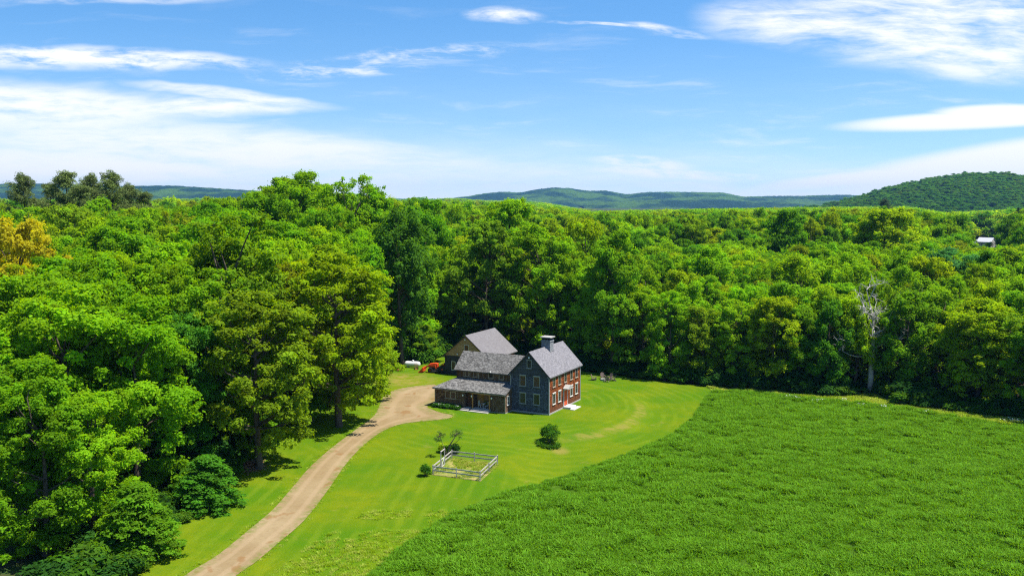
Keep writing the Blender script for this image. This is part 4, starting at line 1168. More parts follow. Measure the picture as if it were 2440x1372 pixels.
def plant(name, label, cat, loc, rz, scale, trunk_me, crown_me, colour, group=None, parts=('trunk', 'crown')):
    e = empty(name, label, cat, loc, rz, group, scale)
    for nm, me in zip(parts, (trunk_me, crown_me)):
        o = bpy.data.objects.new(nm, me); col.objects.link(o); o.parent = e
        o.color = (*colour, 1)
    return e
for i in sorted(single):
    p = placed[i]; F_ = FORMS[p['form']]; tr_, cr_, H_, R_ = F_[int(rng.integers(len(F_)))]
    nm = {'maple': 'maple_tree', 'oak': 'oak_tree', 'ash': 'ash_tree', 'tier': 'sapling', 'pine': 'pine_tree', 'spruce': 'spruce_tree'}[p['form']]
    sx = p['r'] / R_
    plant(nm, p['label'], 'tree', (p['x'], p['y'], float(terrain(p['x'], p['y'])) - .1), rng.uniform(0, 6.283), (sx, sx, p['h'] / H_), tr_, cr_, p['colour'],
          'pines on the left skyline' if p['form'] == 'pine' and p['y'] < 300 else 'broadleaf trees of the wood' if p['form'] in ('maple', 'oak', 'ash') else None)

# --- the wood beyond: one mass
mid_protos, far_protos = [], []
for f_ in ('maple', 'oak', 'ash'):
    for k, q in enumerate(FORMS[f_][:2]):
        jm = join_tree(q[0], q[1])
        for cn in (list(COLS)[:4] if k == 0 else list(COLS)[1:6:2] + ['yellow-green']): mid_protos.append((jm, (*COLS[cn], 1), q[2], q[3]))
for k in range(3):
    q = make_broadleaf('far%d' % k, 131 + k, 20, 5.5, .2, 55, 1.9, 46, .95, .7, 'maple', 6)
    jm = join_tree(*q)
    for cn in ('yellow-green', 'fresh green', 'mid green', 'mid green', 'deep green', 'olive green'): far_protos.append((jm, (*COLS[cn], 1), 20, 5.5))
c_mid = proto_collection('mid_tree', [p[:2] for p in mid_protos]); c_far = proto_collection('far_tree', [p[:2] for p in far_protos])
P_, R_, S_, I_, K_ = [], [], [], [], []
def jit(c): return tuple(np.array(c[:3]) * rng.uniform(.85, 1.15) * np.array([rng.uniform(.88, 1.15), 1, rng.uniform(.8, 1.3)]))
for p in rest:
    if p.get('skip') or p['form'] not in ('maple', 'oak', 'ash'): continue
    k = int(rng.integers(len(mid_protos))); H_, Rx_ = mid_protos[k][2:]
    P_.append((p['x'], p['y'], float(terrain(p['x'], p['y'])) - .1)); R_.append(rng.uniform(0, 6.28)); S_.append((p['r'] / Rx_,) * 2 + (p['h'] / H_,)); I_.append(k); K_.append(p['colour'])
def ring(y0, y1, sp, hmu, hsd, rr, protos, margin=40):
    out = []
    for y in np.arange(y0, y1, sp * .86):
        xm = .5545 * y + margin
        xs_ = np.arange(-xm, xm, sp) + rng.uniform(0, sp)
        for x in xs_:
            X_, Y_ = x + rng.normal() * sp * .22, y + rng.normal() * sp * .22
            d_near = min([math.hypot(X_ - q['x'], Y_ - q['y']) for q in placed if abs(q['y'] - Y_) < 12] or [99]) if y < 320 else 99
            if d_near < 6: continue
            if 2 > 1 and Y_ > 300 and any(math.hypot(X_ - q['x'], (Y_ - q['y'])) < q['r'] * .8 for q in placed[:hand_n] if q['y'] > 300): continue
            z = float(terrain(X_, Y_)); h = rng.normal(hmu, hsd)
            u, v = proj(X_, Y_, z + h)
            if 380 < Y_ < 720 and 2285 < u < 2425: continue
            lim = top_limit(u, Y_) - z
            h = min(h, lim - abs(rng.normal(0, .5)))
            if h < 5: continue
            k = int(rng.integers(len(protos))); r = rr * rng.uniform(.75, 1.4)
            out.append(((X_, Y_, z - .2), rng.uniform(0, 6.28), (r / protos[k][3],) * 2 + (h / protos[k][2],), k, jit(protos[k][1])))
    return out
for q in ring(296, 560, 8.0, 24.5, 3.0, 5.8, mid_protos): P_.append(q[0]); R_.append(q[1]); S_.append(q[2]); I_.append(q[3]); K_.append(q[4])
scatter('woods', np.array(P_), np.array(R_), np.array(S_), np.array(I_), c_mid, 'leafy canopy of the wood running back from the trees round the clearing', 'wood', np.array(K_))
far = ring(556, 1250, 12.5, 23, 3, 8, far_protos, 60) + ring(1250, 2300, 22, 24, 4, 14, far_protos, 100) + ring(2300, 4900, 60, 26, 5, 38, far_protos, 200)
scatter('distant_woods', np.array([q[0] for q in far]), np.array([q[1] for q in far]), np.array([q[2] for q in far]), np.array([q[3] for q in far]), c_far, 'flat far woodland stretching to the hills', 'wood', np.array([q[4] for q in far]))

# --- hills
def grid_noise(seed, x, y, s):
    g = np.random.default_rng(seed).random((256, 256)); x, y = x / s, y / s
    i, j = np.floor(x).astype(int), np.floor(y).astype(int); fx, fy = x - i, y - j
    fx, fy = fx * fx * (3 - 2 * fx), fy * fy * (3 - 2 * fy)
    G = lambda a, b: g[a % 256, b % 256]
    return (G(i, j) * (1 - fx) + G(i + 1, j) * fx) * (1 - fy) + (G(i, j + 1) * (1 - fx) + G(i + 1, j + 1) * fx) * fy
def mat_hill():
    m, t = mat('hill_woods')
    n = t.noise(t.scale3(t.pos, 1, .6, 2.5), .0042, 5, .6); f = t.noise(t.pos, .06, 4, .7)
    c = t.mix(t.ss(.42, .6, n), (.008, .030, .022), (.060, .125, .020))  # sunlit patches and a bluish haze tone put into the woodland colour
    c = t.mix(t.mul(t.ss(.4, .7, f), .6), c, (.012, .036, .014))
    finish(t, c, .95, .05, t.bump(f, 1.0, 12.0)); M['hill_woods'] = m
mat_hill()
def hill(name, us, vs, d, width, nx, ny, canopy=0, rough=4.0, seed=1):
    x = np.linspace((us[0] - 1220) / FPX * d, (us[-1] - 1220) / FPX * d, nx)
    prof = CAM_H + (480 - np.interp(x / d * FPX + 1220, us, vs)) / FPX * d - canopy + 6
    k = np.hanning(9); k /= k.sum(); prof = np.convolve(np.pad(prof, 4, 'edge'), k, 'valid')
    s = np.linspace(-1, 1, ny)
    Xg, Sg = np.meshgrid(x, s)
    Yg = d + Sg * width
    uu = Xg / Yg * FPX + 1220; pz = np.interp(uu, x / d * FPX + 1220, prof)
    Zg = -6 + pz * np.cos(Sg * math.pi / 2) ** 1.5
    Zg = Zg + (grid_noise(seed, Xg, Yg, width / 3.5) - .5) * prof[None, :] * .14 * (1 - np.cos(Sg * math.pi / 2) ** 6) * np.cos(Sg * math.pi / 2) + (grid_noise(seed + 1, Xg, Yg, 14) - .5) * rough * (np.cos(Sg * math.pi / 2) > .1)
    ii = np.arange(nx * ny).reshape(ny, nx)
    F = np.stack([ii[:-1, :-1], ii[:-1, 1:], ii[1:, 1:], ii[1:, :-1]], -1).reshape(-1, 4)
    o = bpy.data.objects.new(name, quad_mesh(name, np.stack([Xg, Yg, Zg], -1).reshape(-1, 3), F, ['hill_woods'], smooth=True))
    col.objects.link(o); o['kind'] = 'structure'
    return Xg, Yg, Zg
HX, HY, HZ = hill('hill', [1900, 1960, 2000, 2050, 2100, 2150, 2200, 2250, 2300, 2360, 2400, 2440, 2520, 2620, 2720], [493, 486, 476, 463, 447, 435, 425, 416, 411, 409, 412, 419, 432, 452, 480], 2050, 620, 120, 60, 17, 0, 3)
hill('hill', [1050, 1120, 1160, 1200, 1240, 1280, 1320, 1360, 1400, 1440, 1490, 1540, 1600, 1660, 1720, 1770, 1830, 1900, 1960, 2010, 2100, 2200], [476, 468, 461, 458, 460, 452, 448, 450, 456, 455, 464, 459, 458, 459, 460, 470, 468, 468, 466, 465, 470, 478], 6300, 1500, 420, 90, 0, 9, 5)
hill('hill', [-300, -100, 100, 300, 420, 520, 600, 700, 800, 900], [448, 441, 439, 445, 444, 450, 455, 460, 466, 472], 5200, 1200, 300, 70, 0, 9, 8)
hill('hill', [1380, 1430, 1480, 1560, 1640, 1720, 1800, 1900, 2000], [490, 482, 481, 477, 478, 477, 482, 484, 489], 4950, 500, 300, 50, 0, 9, 11)
hill('hill', [-900, -500, 0, 500, 1000, 1220, 1600, 2000, 2440, 3000, 3400], [470, 470, 473, 474, 474, 475, 476, 474, 470, 468, 470], 7600, 500, 300, 20, 0, 9, 14)
# trees over the near hill
n = 34000
i_ = rng.integers(0, HX.shape[0] - 1, n); j_ = rng.integers(0, HX.shape[1] - 1, n); fa, fb = rng.random(n), rng.random(n)
lerp = lambda G: (G[i_, j_] * (1 - fa) + G[i_ + 1, j_] * fa) * (1 - fb) + (G[i_, j_ + 1] * (1 - fa) + G[i_ + 1, j_ + 1] * fa) * fb
hx, hy, hz = lerp(HX), lerp(HY), lerp(HZ)
k = (hz > 0) & (hy < 2200) & (hx < 1350); hx, hy, hz = hx[k], hy[k], hz[k]; n = len(hx)
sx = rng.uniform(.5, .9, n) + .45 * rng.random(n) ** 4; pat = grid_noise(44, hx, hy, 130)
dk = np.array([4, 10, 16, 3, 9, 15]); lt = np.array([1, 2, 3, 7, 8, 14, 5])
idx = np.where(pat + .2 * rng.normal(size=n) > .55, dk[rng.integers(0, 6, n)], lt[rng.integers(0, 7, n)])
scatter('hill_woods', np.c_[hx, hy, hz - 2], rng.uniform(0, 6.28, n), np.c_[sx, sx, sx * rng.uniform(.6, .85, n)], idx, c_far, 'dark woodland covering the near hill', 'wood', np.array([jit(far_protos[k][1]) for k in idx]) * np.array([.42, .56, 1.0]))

# --- dead tree
def dead_tree(u, v, h):
    x, y = gp(u, v); e = empty('dead_tree', 'bare grey dead tree standing at the field edge against the wood', 'tree', (x, y, gz_at((x, y)) - .1))
    rg = np.random.default_rng(5); mb = MB()
    tp = [(0, 0, 0), (.05, 0, .25 * h), (.18, 0, .5 * h), (.1, 0, .62 * h)]
    mb.tube(tp, [.52, .40, .30, .25], 9, 0)
    mb.build('trunk', 'pale_bark', e, True)
    def limb(mb, p, d, l, r, depth):
        pts = [np.array(p)]; dd = np.array(d, float)
        for s in range(4):
            r *= 1.04; dd = norm(dd + rg.normal(size=3) * .22 + np.array([0, 0, .05])); pts.append(pts[-1] + dd * l / 4)
        mb.tube(pts, [r, r * .8, r * .62, r * .45, r * .22], 5 if depth > 1 else 4, 0, False)
        if depth:
            for s in range(4 if depth > 1 else 5):
                k = rg.integers(1, 5)
                limb(mb, pts[k], norm(dd + rg.normal(size=3) * .75), l * rg.uniform(.4, .62), r * .48, depth - 1)
    for p, d, l, r, dp in (((.1, 0, .6 * h), (-.35, .1, 1), .36 * h, .17, 3), ((.1, 0, .6 * h), (.45, -.1, 1), .38 * h, .17, 3), ((.12, 0, .55 * h), (.95, -.3, .55), .42 * h, .14, 3), ((.08, 0, .42 * h), (.8, .2, .35), .3 * h, .10, 2), ((.05, 0, .36 * h), (-.95, -.2, -.1), .30 * h, .12, 2), ((.1, 0, .5 * h), (-.7, -.3, .5), .26 * h, .09, 2)):
        m2 = MB(); limb(m2, p, d, l, r, dp); m2.build('limb', 'pale_bark', e, True)
dead_tree(2073, 936, 17.5)

# --- garden trees and bushes
bush_a = make_bush('bush_a', 201, 2.0, 1.2, 46, .36, 95, .15); bush_b = make_bush('bush_b', 202, 1.2, .8, 26, .28, 70, .14)
def bush(u, v, r, h, colour, label, proto=bush_b, base=(1.2, .8), name='bush'):
    q = gp(u, v); return plant(name, label, 'bush', (q[0], q[1], gz_at(q) + .03), rng.uniform(0, 6), (r / base[1], r / base[1], h / base[0]), proto[0], proto[1], colour, parts=('stem', 'foliage'))
bush(1308, 1057, 1.42, 2.35, (.060, .165, .010), 'round dark green bush standing alone on the lawn', bush_a, (2.0, 1.2))
bush(1013, 1134, .72, 1.25, (.05, .15, .010), 'small loose green bush outside the corner of the garden fence')
bush(1056, 1078, .78, 1.1, (.30, .42, .016), 'yellow-green bush behind the tall garden gate')
bush(1070, 1082, .66, 1.1, (.10, .24, .012), 'mid green bush between the yellow bush and the dark one, behind the gate')
bush(1083, 1080, .85, 1.1, (.025, .075, .010), 'dark green bush at the back corner of the garden fence')
bush(1076, 889, 1.3, 1.3, (.05, .14, .02), 'green shrub growing against the barn front beside the wing')
bush(960, 862, 1.8, 2.2, (.05, .15, .015), 'green shrub on the wood edge behind the propane tank')
bush(1032, 862, 2.4, 2.4, (.075, .19, .012), 'bright shrub on the wood edge behind the tractor')
bush(858, 955, .8, 2.0, (.11, .19, .02), 'thin pale shrub at the lawn edge under the golden green oak')
bush_c = make_bush('bush_c', 203, 4.0, 2.2, 90, .5, 90, .2)
bush(628, 1090, 2.3, 4.6, (.13, .28, .010), 'tall leafy shrub at the foot of the shaded olive oak', bush_c, (4.0, 2.2))
bush(742, 1008, 2.4, 4.2, (.10, .24, .010), 'dense shrub on the lawn edge left of the overhanging oak trunk', bush_c, (4.0, 2.2))
bush(826, 962, 2.0, 3.2, (.12, .26, .010), 'leafy shrub on the lawn edge behind the overhanging oak trunk', bush_c, (4.0, 2.2))
# plant ring at the foot of the round bush: long arching leaves
q = gp(1307, 1062); me = blade_tuft('hosta', 301, 34, .62, .45, 'undergrowth_leaf', .085, .9)
for k in range(11):
    a_ = R(180 + 200 * k / 10 - 10); pp = (q[0] + 1.15 * math.cos(a_), q[1] + 1.0 * math.sin(a_))
    o = bpy.data.objects.new('daylily', me); col.objects.link(o); o.location = (pp[0], pp[1], gz_at(pp) + .03); o.rotation_euler = (0, 0, k * 1.3)
    o['label'] = 'clump of arching leaves in the ring at the foot of the round bush'; o['category'] = 'plant'; o['group'] = 'daylily clumps ringing the round bush'
# small garden tree with two leafy heads
q = gp(1067, 1089); e = empty('garden_tree', 'small crooked tree with two sparse leafy heads behind the garden fence', 'tree', (q[0], q[1], gz_at(q)))
mb = MB()
hd_ = [np.array([-.95, .1, 2.55]), np.array([1.05, .1, 2.75])]
mb.tube([(0, 0, 0), (.05, 0, .7), (.2, 0, 1.4), (.65, .05, 2.1), hd_[1]], [.11, .09, .08, .055, .02], 7, 0, False)
mb.tube([(-.05, 0, 0), (-.3, 0, .9), (-.65, .05, 1.7), hd_[0]], [.06, .05, .04, .015], 6, 0, False)
mb.tube([(.18, 0, 1.3), (.9, -.1, 1.75), (1.5, 0, 2.3)], [.06, .04, .015], 6, 0, False)
rg = np.random.default_rng(9); cl = []
for hh in hd_:
    for k in range(20):
        d_ = norm(rg.normal(size=3)) * np.array([.68, .6, .62]); cl.append([*(hh + d_), .16 + .12 * rg.random()]); mb.tube([hh - np.array([0, 0, .02]), hh + d_ * .5, hh + d_], [.02, .015, .006], 4, 0, False)
V, F, tn = clump_crown(np.array(cl), 30, .13, .5, rg)
mb.build('trunk', 'bark', e, True)
o = bpy.data.objects.new('crown', quad_mesh('garden_crown', V, F, ['leaf'], tint=tn)); col.objects.link(o); o.parent = e; o.color = (.12, .21, .04, 1)
# brown leaf heap at the wood edge
q = gp(592, 1112); rg = np.random.default_rng(12)
c_ = np.c_[rg.normal(size=(1500, 2)) * np.array([.9, 1.1]), np.zeros(1500)]; c_[:, 2] = .5 * np.exp(-(c_[:, 0] ** 2 + c_[:, 1] ** 2) / 1.2) * rg.random(1500) + .05
V, F = leaves(c_, norm(rg.normal(size=(1500, 3)) * .6 + np.array([0, 0, 1])), .22, .6, rg)
o = bpy.data.objects.new('leaf_pile', quad_mesh('leaf_pile', V, F, ['dead_leaves'])); col.objects.link(o); o.location = (q[0], q[1], gz_at(q) + .03)
o['label'] = 'heap of brown dead leaves at the wood edge beside the driveway'; o['category'] = 'leaf pile'

# --- white house far off
hxw, hyw = at(2350, 690)
wh = empty('white_house', 'distant white house glimpsed through the treetops on the right', 'house', (hxw, hyw, float(terrain(hxw, hyw))), R(-60), scale=(.95,) * 3)
mb = MB(); mb.box((-6, -3.5, 0), (6, 3.5, 4.2)); mb.prism([(-6, -3.5, 4.203), (-6, 3.5, 4.203), (-6, 0, 7.2)], (12, 0, 0)); mb.box((-11, -2.5, 0), (-6.003, 2.5, 3.2)); mb.prism([(-11, -2.5, 3.203), (-11, 2.5, 3.203), (-11, 0, 5.2)], (4.9, 0, 0)); mb.build('wall', 'white_paint', wh)
plain('pale_roof', (.62, .62, .64), .5, .05)
gable_roof(wh, -6, 6, -3.5, 3.5, 4.25, 7.3, 'x', .4, .3, .12, 'pale_roof'); gable_roof(wh, -11, -6.3, -2.5, 2.5, 3.25, 5.3, 'x', .3, .2, .12, 'pale_roof')
for x in (-4, -1.3, 1.3, 4): window(wh, (x, -3.5, 1.4), FRONT, 1, 1.6, 'pale_trim')

# --- undergrowth, field crop, rough grass
ub = [make_bush('ub%d' % k, 400 + k, 1.2, .9, 18, .34, 46, .24, .55) for k in range(3)]
up_ = [(join_tree(*ub[k % 3]), (*c, 1)) for k, c in enumerate(((.03, .09, .01), (.055, .15, .01), (.08, .185, .012), (.04, .125, .016), (.10, .20, .012), (.03, .10, .012)))]
cu = proto_collection('undergrowth_plant', up_)
n = 26000
X_ = rng.uniform(-75, 90, n); Y_ = rng.uniform(66, 200, n)
ins = inside(clearing, X_, Y_); e_ = dist_poly(clearing, X_, Y_) * np.where(ins, -1, 1)
ebn = grid_noise(71, X_, Y_, 4.0)
k = (e_ > -1.1 + 1.2 * ebn) & (e_ < 7) & (rng.random(n) < np.clip(1.1 - e_ / 7, .12, 1)) & ~((X_ > -16) & (X_ < 2) & (Y_ < 173) & (Y_ > 150)) & (np.abs(X_) < .56 * Y_ + 4) & (Y_ > 64)
X_, Y_ = X_[k], Y_[k]; n = len(X_)
hs = rng.uniform(.35, 1.35, n) * (.6 + .8 * grid_noise(72, X_, Y_, 6)); hs = hs * np.where(e_[k] > 1.5, 1.7, 1.0) * np.where((X_ < -6) & (e_[k] > .6) & (Y_ > 96), 1.35, np.where(Y_ < 92, .8, 1.0))
ui = rng.integers(0, 6, n)
scatter('undergrowth', np.c_[X_, Y_, terrain(X_, Y_)], rng.uniform(0, 6.28, n), np.c_[hs * rng.uniform(.8, 1.4, n), hs * rng.uniform(.8, 1.4, n), hs], ui, cu, 'low leafy undergrowth along the edge of the wood', 'undergrowth', np.array([u_[1][:3] for u_ in up_])[ui])

tf = proto_collection('crop_tuft', [blade_tuft('crop%d' % k, 500 + k, 26, .50, .40, 'field_blade', .058, .7) for k in range(4)])
n = 150000
X_ = rng.uniform(-16, 95, n); Y_ = rng.uniform(66, 150, n)
k = inside(field_poly, X_, Y_) & (np.abs(X_) < .56 * Y_ + 3); X_, Y_ = X_[k], Y_[k]
pn = .5 * grid_noise(81, X_, Y_, .9) + .5 * grid_noise(82, X_ + 9, Y_, 3.2)
npit = 2300; PX_, PY_ = rng.uniform(-16, 95, npit), rng.uniform(66, 150, npit); PR_ = .25 + .55 * rng.random(npit) ** 2
cell = {}
for i, (a_, b_) in enumerate(zip(PX_, PY_)):
    for da in (-1, 0, 1):
        for db in (-1, 0, 1): cell.setdefault((int(a_ // 1) + da, int(b_ // 1) + db), []).append(i)
pit = np.ones(len(X_))
for i in range(len(X_)):
    for j in cell.get((int(X_[i] // 1), int(Y_[i] // 1)), ()):
        q_ = ((X_[i] - PX_[j]) ** 2 + (.8 * (Y_[i] - PY_[j])) ** 2) ** .5 / PR_[j]
        if q_ < 1.3: pit[i] = min(pit[i], q_ - .25)
k = (pit > .25) & (pn > .16); X_, Y_, pn, pit = X_[k], Y_[k], pn[k], pit[k]; n = len(X_)
hs = (.62 + .62 * sstep(.25, .65, pn)) * np.clip(pit, .3, 1) * rng.uniform(.75, 1.3, n) * (.55 + .45 * sstep(0, 3, dist_poly(field_front, X_, Y_, False)))
scatter('field_crop', np.c_[X_, Y_, terrain(X_, Y_) + .05], rng.uniform(0, 6.28, n), np.c_[hs, hs, hs * 1.05], rng.integers(0, 4, n), tf, 'tall dense green crop covering the field', 'crop')

mtp = proto_collection('meadow_tuft', [blade_tuft('meadow%d' % k, 520 + k, 26, .5, .55, 'meadow_blade', .045, 1.1) for k in range(3)])
n = 90000
X_ = rng.uniform(-45, 95, n); Y_ = rng.uniform(66, 172, n)
dfb = dist_poly(field_back, X_, Y_, False); dff = dist_poly(field_front, X_, Y_, False)
inf = inside(field_poly, X_, Y_); inc = inside(clearing, X_, Y_)
gn = grid_noise(91, X_, Y_, 3.0)
back = inc & ~inf & (X_ > 33) & (dff > 1.0)
rough = inc & ~inf & (Y_ < 88) & (dff < 7.5) & (X_ > -22) & (gn > .38)
drv_d = dist_poly(drive_poly, X_, Y_); ind = inside(drive_poly, X_, Y_)
edge = inc & ~inf & ~ind & (drv_d < .5) & (rng.random(n) < .6) & (Y_ < 140)
k = back | rough | edge
sc_ = np.where(back, 1.0, np.where(edge, .4, .55)) * rng.uniform(.5, 1.2, n)
X_, Y_, sc_ = X_[k], Y_[k], sc_[k]; n = len(X_)
scatter('meadow_grass', np.c_[X_, Y_, terrain(X_, Y_) + .03], rng.uniform(0, 6.28, n), np.c_[sc_, sc_, sc_], rng.integers(0, 3, n), mtp, 'rough pale grass along the field and driveway edges', 'grass')

wd = proto_collection('weed_tuft', [blade_tuft('weed%d' % k, 540 + k, 18, .26, .4, 'weed_blade', .045, 1.1) for k in range(2)])
n = 900; a_, b_ = rng.random(n), rng.random(n)
fcx = np.array(fence_c); Pq = (fcx[0] * (1 - a_)[:, None] + fcx[1] * a_[:, None]) * (1 - b_)[:, None] + (fcx[3] * (1 - a_)[:, None] + fcx[2] * a_[:, None]) * b_[:, None]
k = grid_noise(95, Pq[:, 0], Pq[:, 1], 1.2) > .42; Pq = Pq[k]; n = len(Pq); s_ = rng.uniform(.4, 1.1, n)
scatter('weeds', np.c_[Pq, terrain(Pq[:, 0], Pq[:, 1]) + .05], rng.uniform(0, 6.28, n), np.c_[s_, s_, s_], rng.integers(0, 2, n), wd, 'dry weeds inside the small fenced garden', 'weeds')
# bed of leaves and white flowers along the porch wing
n = 150; lx = rng.uniform(-17.2, -12.9, n); ly = rng.uniform(-2.9, -2.1, n)
Pw = np.array([h2w(a, b) for a, b in zip(lx, ly)]); s_ = rng.uniform(.5, 1.1, n)
scatter('flower_bed', np.c_[Pw, terrain(Pw[:, 0], Pw[:, 1]) + .03], rng.uniform(0, 6.28, n), np.c_[s_, s_, s_], rng.integers(0, 6, n), proto_collection('bed_plant', [(join_tree(*make_bush('bed%d' % k, 600 + k, .6, .4, 8, .18, 30, .13)), (.03 + .01 * k, .10 + .02 * k, .012, 1)) for k in range(6)]), 'leafy bed along the dark wall of the porch wing', 'plants', np.tile((.05, .15, .014), (n, 1)))
rg = np.random.default_rng(77); C_ = []
for a, b in zip(rng.uniform(-17.1, -13, 40), rng.uniform(-2.95, -2.4, 40)):
    wq = h2w(a, b)
    for k in range(4): C_.append((wq[0] + rg.normal() * .05, wq[1] + rg.normal() * .05, float(terrain(*wq)) + .45 + .2 * rg.random()))
for u, v, s_ in ((1880, 951, .7), (1895, 953, .5), (1950, 960, .7), (1962, 960, .5), (2010, 958, .5), (2052, 970, .4), (2104, 974, .4), (2208, 987, .5), (2405, 1006, .8), (2425, 1010, .6)):
    g_ = gp(u, v)
    for k in range(int(60 * s_)):
        a, b = g_[0] + rg.normal() * s_ * .8, g_[1] + rg.normal() * s_ * .5; C_.append((a, b, float(terrain(a, b)) + .4 + .25 * rg.random()))
C_ = np.array(C_); V, F = leaves(C_, norm(rg.normal(size=C_.shape) * .4 + np.array([0, 0, 1])), .11, .9, rg)
o = bpy.data.objects.new('wild_flowers', quad_mesh('wild_flowers', V, F, ['petal_white'])); col.objects.link(o); o['kind'] = 'stuff'; o['label'] = 'small white blossoms along the porch bed and field edge'; o['category'] = 'flowers'

# --- air
def haze_box():
    mb = MB(); mb.box((-8400, -900, -12), (8400, 8800, 190)); me = mb.mesh('haze', [])
    m = bpy.data.materials.new('haze'); m.use_nodes = True; tt = NT(m.node_tree); tt.n.clear()
    v = tt.node('ShaderNodeVolumePrincipled', {'Color': (.24, .54, 1.0, 1), 'Density': HAZE, 'Anisotropy': .2})
    oo = tt.n.new('ShaderNodeOutputMaterial'); tt.link(v.outputs[0], oo.inputs['Volume'])
    me.materials.append(m); o = bpy.data.objects.new('haze', me); col.objects.link(o); o['kind'] = 'stuff'; o['label'] = 'thin blue air haze over the far hills'; o['category'] = 'haze'
HAZE = 4.6e-5
if HAZE: haze_box()

# ------------------------------------------------------------------ sun, sky, camera
S = Vector((.455, -.09, 1)).normalized()
sun = bpy.data.lights.new('sun', 'SUN'); sun.energy = 4.5; sun.angle = R(.53); sun.color = (1, .955, .88)
so = bpy.data.objects.new('sun', sun); col.objects.link(so); so.rotation_euler = S.to_track_quat('Z', 'Y').to_euler(); so.location = S * 200

w = bpy.data.worlds.new('World'); scene.world = w; w.use_nodes = True
t = NT(w.node_tree); t.n.clear()
sky = t.node('ShaderNodeTexSky', sky_type='NISHITA'); sky.sun_disc = False
sky.sun_elevation = math.asin(S.z); sky.sun_rotation = math.atan2(S.x, S.y); sky.altitude = 100; sky.air_density = 1.0; sky.dust_density = 0.6; sky.ozone_density = 1.4
STR = 0.082
d = t.node('ShaderNodeTexCoord').outputs['Generated']
t.link(t.node('ShaderNodeVectorMath', {0: t.node('ShaderNodeVectorMath', {0: d, 1: (0, 0, .085)}, operation='ADD').outputs[0]}, operation='NORMALIZE').outputs[0], sky.inputs['Vector'])   # sky colour read at a raised elevation: less white at the skyline
dx, dy, dz = t.sep(d)[:3]
ay = t.m('MAXIMUM', t.m('ABSOLUTE', dy), 0.06)
gu = t.m('DIVIDE', dx, ay); gv = t.m('DIVIDE', dz, ay)         # bearing and height of the sky direction
SHEAR = 0.0
P2 = t.comb(gu, gv, 0.0)
warp = t.node('ShaderNodeTexNoise', {'Vector': t.scale3(P2, 3, 9, 1), 'Scale': 1.0, 'Detail': 4, 'Roughness': 0.6}).outputs['Color']
wx, wy = t.sep(warp)[:2]
wu = t.add(gu, t.mul(t.sub(wx, .5), .10)); wv = t.add(gv, t.mul(t.sub(wy, .5), .045))
fib = t.noise(t.comb(t.mul(wu, 5.5), t.mul(wv, 46), 0.0), 1.0, 7, .62)
fib2 = t.noise(t.comb(t.mul(t.add(wu, t.mul(wv, .8)), 16), t.mul(wv, 70), 3.0), 1.0, 6, .65)
puff = t.noise(t.comb(t.mul(wu, 22), t.mul(wv, 60), 8.0), 1.0, 5, .6)
def blob(u0, v0, hu, hv, tilt=0.0, soft=0.0, pw=1.0, sharp=False):
    cu, cv = (u0 - 1220) / FPX, (480 - v0) / FPX
    a, b = hu / FPX, hv / FPX
    U, V = (gu, gv) if sharp else (wu, wv)
    du = t.sub(U, cu); dv = t.sub(t.sub(V, cv), t.mul(du, tilt))
    e = t.add(t.m('POWER', t.m('ABSOLUTE', t.m('DIVIDE', du, a)), 2.0), t.m('POWER', t.m('ABSOLUTE', t.m('DIVIDE', dv, b)), 2.0))
    return t.ss(1.0, soft, e)
def mx(a, b): return t.m('MAXIMUM', a, b)
fsoft = t.ss(.36, .66, fib); fthin = t.ss(.46, .72, fib2)
c1 = t.mul(mx(blob(2250, 30, 640, 150, -.10), mx(blob(2200, 120, 420, 100, -.12), blob(1900, 70, 300, 70, -.1))), t.ss(.31, .64, t.add(t.mul(fib, .55), t.mul(fib2, .45))))
c2 = t.mul(mx(blob(2330, 288, 400, 26, .05, .25, sharp=True), blob(2380, 275, 200, 26, .0, .3, sharp=True)), .96)
c3 = t.mul(mx(blob(2480, 385, 620, 70, .13, .35, sharp=True), blob(2150, 412, 420, 28, .10, .2)), .97)
c4 = t.mul(blob(180, 155, 560, 32, -.03, 0), t.ss(.32, .60, fib2))
c5 = t.mul(mx(blob(80, 250, 560, 62, -.06), mx(blob(500, 266, 330, 26, -.02), blob(560, 240, 300, 20, -.12))), t.ss(.25, .58, t.add(t.mul(fib, .6), t.mul(fib2, .4))))
c6 = t.mul(mx(blob(950, 150, 380, 34, .12), blob(800, 180, 300, 26, .04)), t.mul(fthin, .75))
c7 = t.mul(mx(blob(1215, 48, 110, 20, -.08), mx(blob(1420, 68, 150, 6, -.03), blob(1580, 78, 130, 15, -.12))), t.ss(.36, .68, t.add(t.mul(fib2, .6), t.mul(puff, .4))))
c8 = t.mul(mx(blob(1520, 388, 150, 24, -.04), blob(1600, 415, 260, 18, -.03)), t.mul(t.ss(.32, .6, puff), .85))
c9 = t.mul(blob(300, 5, 420, 22, .02), t.mul(t.ss(.3, .6, fib2), .5))
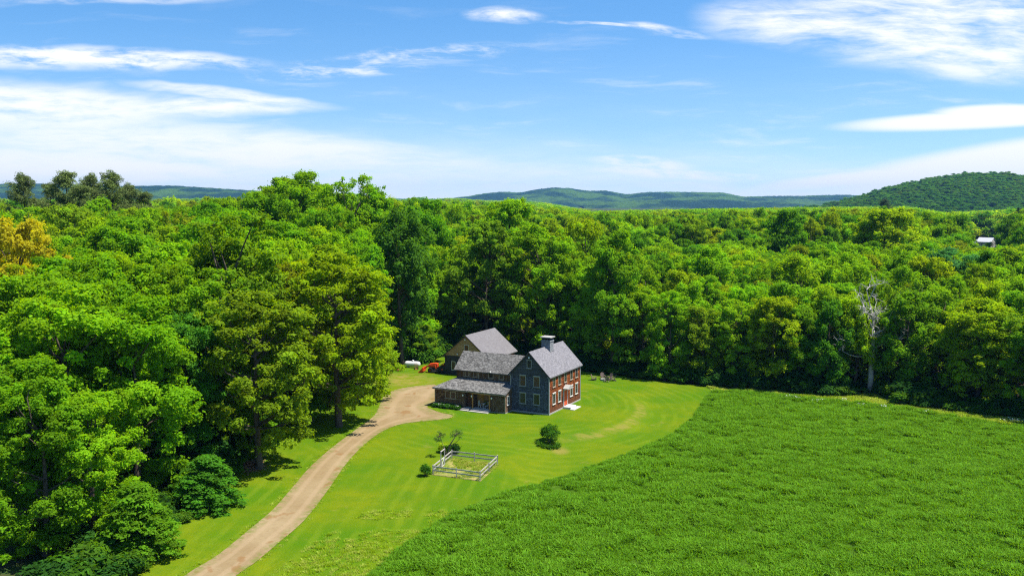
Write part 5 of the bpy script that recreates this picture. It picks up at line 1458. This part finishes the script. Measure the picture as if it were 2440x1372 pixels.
c10 = t.mul(mx(blob(500, 350, 800, 60, -.07), blob(150, 400, 700, 60, 0)), t.mul(t.ss(.26, .58, t.add(t.mul(fib, .6), t.mul(fib2, .4))), .85))
thin = t.mul(t.ss(.52, .75, fib), t.mul(t.ss(.26, .08, gv), .35))
veil = t.add(t.mul(t.ss(.085, .006, t.add(gv, t.mul(gu, .05))), .66), t.mul(t.ss(.20, .03, gv), .10))
veil = t.mul(veil, t.add(.55, t.mul(t.ss(.28, .66, t.add(t.mul(fib, .7), t.mul(fib2, .3))), .60)))
mk = c1
for c in (c2, c3, c4, c5, c6, c7, c8, c9, c10, thin): mk = t.sub(1.0, t.mul(t.sub(1.0, mk), t.sub(1.0, c)))
mk = t.sub(1.0, t.mul(t.sub(1.0, mk), t.sub(1.0, t.m('MINIMUM', veil, .92))))
mk = t.mul(mk, t.ss(-.02, .0, dz))
tuned = t.node('ShaderNodeHueSaturation', {'Hue': .501, 'Saturation': 1.38, 'Value': 1.18, 'Color': sky.outputs[0]}).outputs[0]
low = t.ss(.10, .0, gv)
cl = t.mix(low, (6.9, 6.95, 7.05), (5.9, 6.05, 6.3))
cc = t.mix(mk, tuned, cl)
bg = t.node('ShaderNodeBackground', {'Color': cc, 'Strength': STR})
ow = t.n.new('ShaderNodeOutputWorld'); t.link(bg.outputs[0], ow.inputs['Surface'])

cam = bpy.data.cameras.new('camera'); cam.sensor_width = 36; cam.lens = 36 * FPX / 2440
cam.clip_start = .5; cam.clip_end = 40000
co_ = bpy.data.objects.new('camera', cam); col.objects.link(co_)
co_.location = (0, 0, CAM_H); co_.rotation_euler = (math.pi / 2 - PITCH, 0, 0)
scene.camera = co_
scene.view_settings.view_transform = 'Standard'; scene.view_settings.look = 'None'
scene.view_settings.exposure = 1.0; scene.view_settings.gamma = 1.0
cy = scene.cycles
cy.filter_width = 1.2; cy.use_denoising = False
cy.max_bounces = 8; cy.diffuse_bounces = 5; cy.glossy_bounces = 2; cy.transmission_bounces = 4; cy.transparent_max_bounces = 4
cy.sample_clamp_indirect = 6; cy.caustics_reflective = False; cy.caustics_refractive = False
